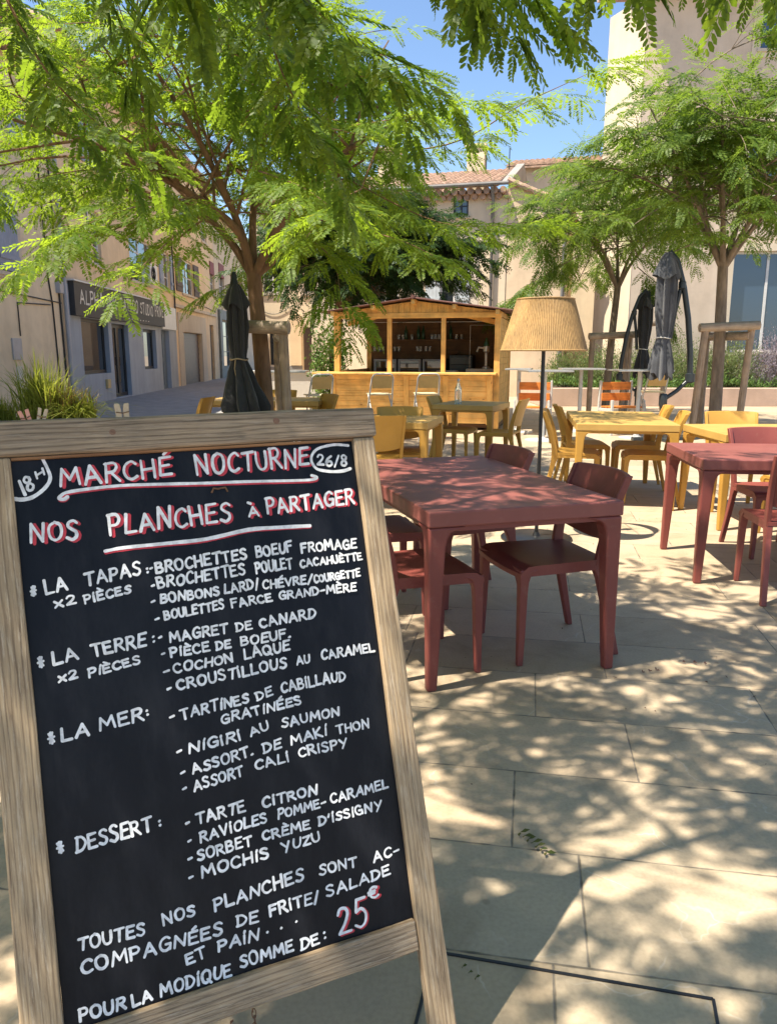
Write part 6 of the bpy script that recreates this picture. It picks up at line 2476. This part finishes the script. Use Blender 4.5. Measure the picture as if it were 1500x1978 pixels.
SH = 'green shrubs in the planter bed'
SB = [(4.9, 20.9, 0.8, 1.0, 'low grassy shrub at the left end of the planter bed'), (5.9, 21.3, 0.95, 1.25, 'green shrub behind the slender tree stakes in the bed'),
      (7.1, 21.0, 0.95, 1.30, 'green shrub behind the dark cantilever parasol'), (8.2, 21.4, 0.9, 1.45, 'green shrub between the grey parasol and the right tree'),
      (9.1, 20.8, 0.85, 1.40, 'tall green shrub behind the stakes of the right tree'), (11.6, 21.2, 0.95, 1.35, 'green shrub right of the lavender bush'),
      (13.6, 21.3, 1.1, 1.3, 'green shrub at the far right end of the bed')]
for i, (x, y, s, hh, lb) in enumerate(SB):
    leafy('shrub', lb, 'shrub', (x, y, 0.39), (s, 0.8, hh), 6500, 'shrub', 60 + i, 0.075, 0.22, 0.9, SH, 60)
leafy('lavender_bush', 'greyish lavender bush at the right edge above the planter wall', 'lavender', (10.15, 20.55, 0.39), (0.85, 0.6, 1.55), 8000, 'lavender', 81, 0.07, 0.2, 1.1, None, 80)
gc = []
r = np.random.default_rng(9)
n = 16000
P = np.stack([r.uniform(4.3, 15, n), r.uniform(20.0, 22.0, n), 0.39 + np.abs(r.normal(0, 0.12, n))], 1)
P[:, 2] += 0.10 * (np.sin(P[:, 0] * 3.1) + np.sin(P[:, 0] * 1.3 + P[:, 1] * 2)) * 0.5 + 0.04
D = r.normal(0, 1, (n, 3))
D[:, 2] = np.abs(D[:, 2]) + 0.6
D /= np.linalg.norm(D, axis=1)[:, None]
Y = np.cross(r.normal(0, 1, (n, 3)), D)
Y /= np.linalg.norm(Y, axis=1)[:, None]
L = r.uniform(0.06, 0.15, n)[:, None]
V = np.stack([P, P + D * L * 0.5 - Y * L * 0.13, P + D * L, P + D * L * 0.5 + Y * L * 0.13], 1).reshape(-1, 3)
gc = fast_mesh('ground_cover', V, np.arange(len(V)), 4, M['shrub2'])
tag(gc, 'low green ground cover along the front of the planter bed', 'ground cover', kind='stuff')
leafy('climbing_shrub', 'light green climbing shrub at the left corner of the kiosk', 'climber', (-1.12, 15.05, 0), (0.42, 0.35, 2.5), 3600, 'shrub2', 90, 0.075, 0.5, 0.1, None, 26)

# long grass in the black planter at the left
gp_ = thing('planter_pot', 'black rectangular planter at the left edge behind the sign', 'planter', (-4.2, 9.1, 0), R(4))
w = MB()
w.box2(-0.62, 0.62, -0.24, 0.24, 0.0, 0.55)
w.box2(-0.66, 0.66, -0.28, -0.241, 0.50, 0.58)
w.box2(-0.66, 0.66, 0.241, 0.28, 0.50, 0.58)
w.box2(-0.66, -0.621, -0.24, 0.24, 0.50, 0.58)
w.box2(0.621, 0.66, -0.24, 0.24, 0.50, 0.58)
w.build('body', M['pot'], gp_, bevel=0.008)
w = MB()
w.box2(-0.61, 0.61, -0.23, 0.23, 0.551, 0.565)
w.build('soil', M['soil'], gp_)
def grass(label, loc, spread, n, hgt, mat, seed, wdt=0.011, out=1.0):
    r = np.random.default_rng(seed)
    V = []
    for i in range(n):
        b0 = np.array([r.normal(0, spread[0]), r.normal(0, spread[1]), 0])
        a = r.uniform(0, 2 * math.pi)
        h_ = hgt * r.uniform(0.45, 1.1)
        o_ = out * h_ * abs(r.normal(0.35, 0.35))
        dr = np.array([math.cos(a), math.sin(a), 0])
        sd = np.array([-math.sin(a + r.normal(0, .6)), math.cos(a), 0]) * wdt * r.uniform(0.5, 1)
        pts = []
        for t in (0, 0.3, 0.6, 0.85, 1.0):
            pts.append(b0 + dr * o_ * t ** 1.6 + np.array([0, 0, h_ * (t - 0.45 * (o_ / h_) * t ** 3)]))
        for k in range(4):
            w0, w1 = (1 - 0.22 * k), (1 - 0.22 * (k + 1)) if k < 3 else 0.05
            V += [pts[k] - sd * w0, pts[k] + sd * w0, pts[k + 1] + sd * w1, pts[k + 1] - sd * w1]
    o = fast_mesh('long_grass', np.array(V), np.arange(len(V)), 4, M[mat])
    o.location = loc
    return tag(o, label, 'grass plant')
grass('tall green ornamental grass in the black planter', (-4.05, 9.1, 0.56), (0.13, 0.08), 420, 0.80, 'grass', 71)
grass('short yellow green grass at the left end of the black planter', (-4.62, 9.05, 0.56), (0.14, 0.08), 420, 0.36, 'grass', 72, 0.012, 1.5)
grass('brownish dry grass behind the tall green grass', (-3.80, 9.15, 0.56), (0.12, 0.07), 380, 0.48, 'grass_brown', 73)
grass('arching striped grass hanging over the right end of the black planter', (-3.62, 9.05, 0.57), (0.09, 0.07), 240, 0.42, 'grass', 74, 0.013, 2.4)

# ------------------------------------------------------------------ fallen leaves
def sprig(loc, rz, label, n, mat, size):
    r = np.random.default_rng(int(abs(loc[0]) * 1000) + n)
    V = []
    for i in range(n):
        t = i / max(1, n - 1)
        for s in (-1, 1):
            b0 = np.array([size * t, 0, 0.006])
            d = np.array([math.cos(R(50)), s * math.sin(R(50)), r.uniform(0.0, 0.5)])
            l = size * 0.24 * r.uniform(0.7, 1.2)
            e = np.array([-d[1], d[0], 0]) * 0.22
            V += [b0, b0 + (d * 0.5 - e) * l, b0 + d * l, b0 + (d * 0.5 + e) * l + np.array([0, 0, 0.004])]
    o = fast_mesh('fallen_leaf', np.array(V), np.arange(len(V)), 4, M[mat])
    o.location = (loc[0], loc[1], 0.001)
    o.rotation_euler = (0, 0, rz)
    return tag(o, label, 'fallen leaf')
sprig((0.375, 1.965), R(-58), 'curled green leaf sprig lying on the paving in the foreground', 7, 'leaf_fallen', 0.105)
sprig((0.165, 1.475), R(-50), 'small leaf scrap on the paving right of the sign leg', 3, 'leaf_fallen', 0.04)
sprig((1.085, 3.085), R(20), 'dark dry twig leaf lying right of the dappled red table', 3, 'leaf_dry', 0.07)
sprig((1.30, 3.20), R(-10), 'dark twig on the paving right of the front table leg', 3, 'leaf_dry', 0.09)
sprig((0.965, 1.62), R(80), 'dark leaf scrap on the paving near the bottom right', 3, 'leaf_dry', 0.05)
sprig((1.02, 2.72), R(140), 'reddish leaf scrap in the sunlit patch at the right', 2, 'leaf_dry', 0.04)

r = np.random.default_rng(17)
n = 150
V = []
for i in range(n):
    x, y = r.uniform(-1.5, 3.2), r.uniform(1.3, 6.5)
    a, l = r.uniform(0, 6.28), r.uniform(0.008, 0.022)
    d = np.array([math.cos(a), math.sin(a), r.uniform(-0.1, 0.35)])
    e = np.array([-math.sin(a), math.cos(a), r.uniform(-0.3, 0.3)]) * 0.2
    b0 = np.array([x, y, 0.003])
    V += [b0, b0 + (d * 0.5 - e) * l + np.array([0, 0, 0.002]), b0 + d * l, b0 + (d * 0.5 + e) * l + np.array([0, 0, 0.002])]
V = np.array(V)
V[:, 2] = np.maximum(V[:, 2], 0.0015)
lt = fast_mesh('leaf_litter', V, np.arange(len(V)), 4, M['leaf_dry'])
tag(lt, 'tiny dry leaflets scattered over the paving', 'leaf litter', kind='stuff')
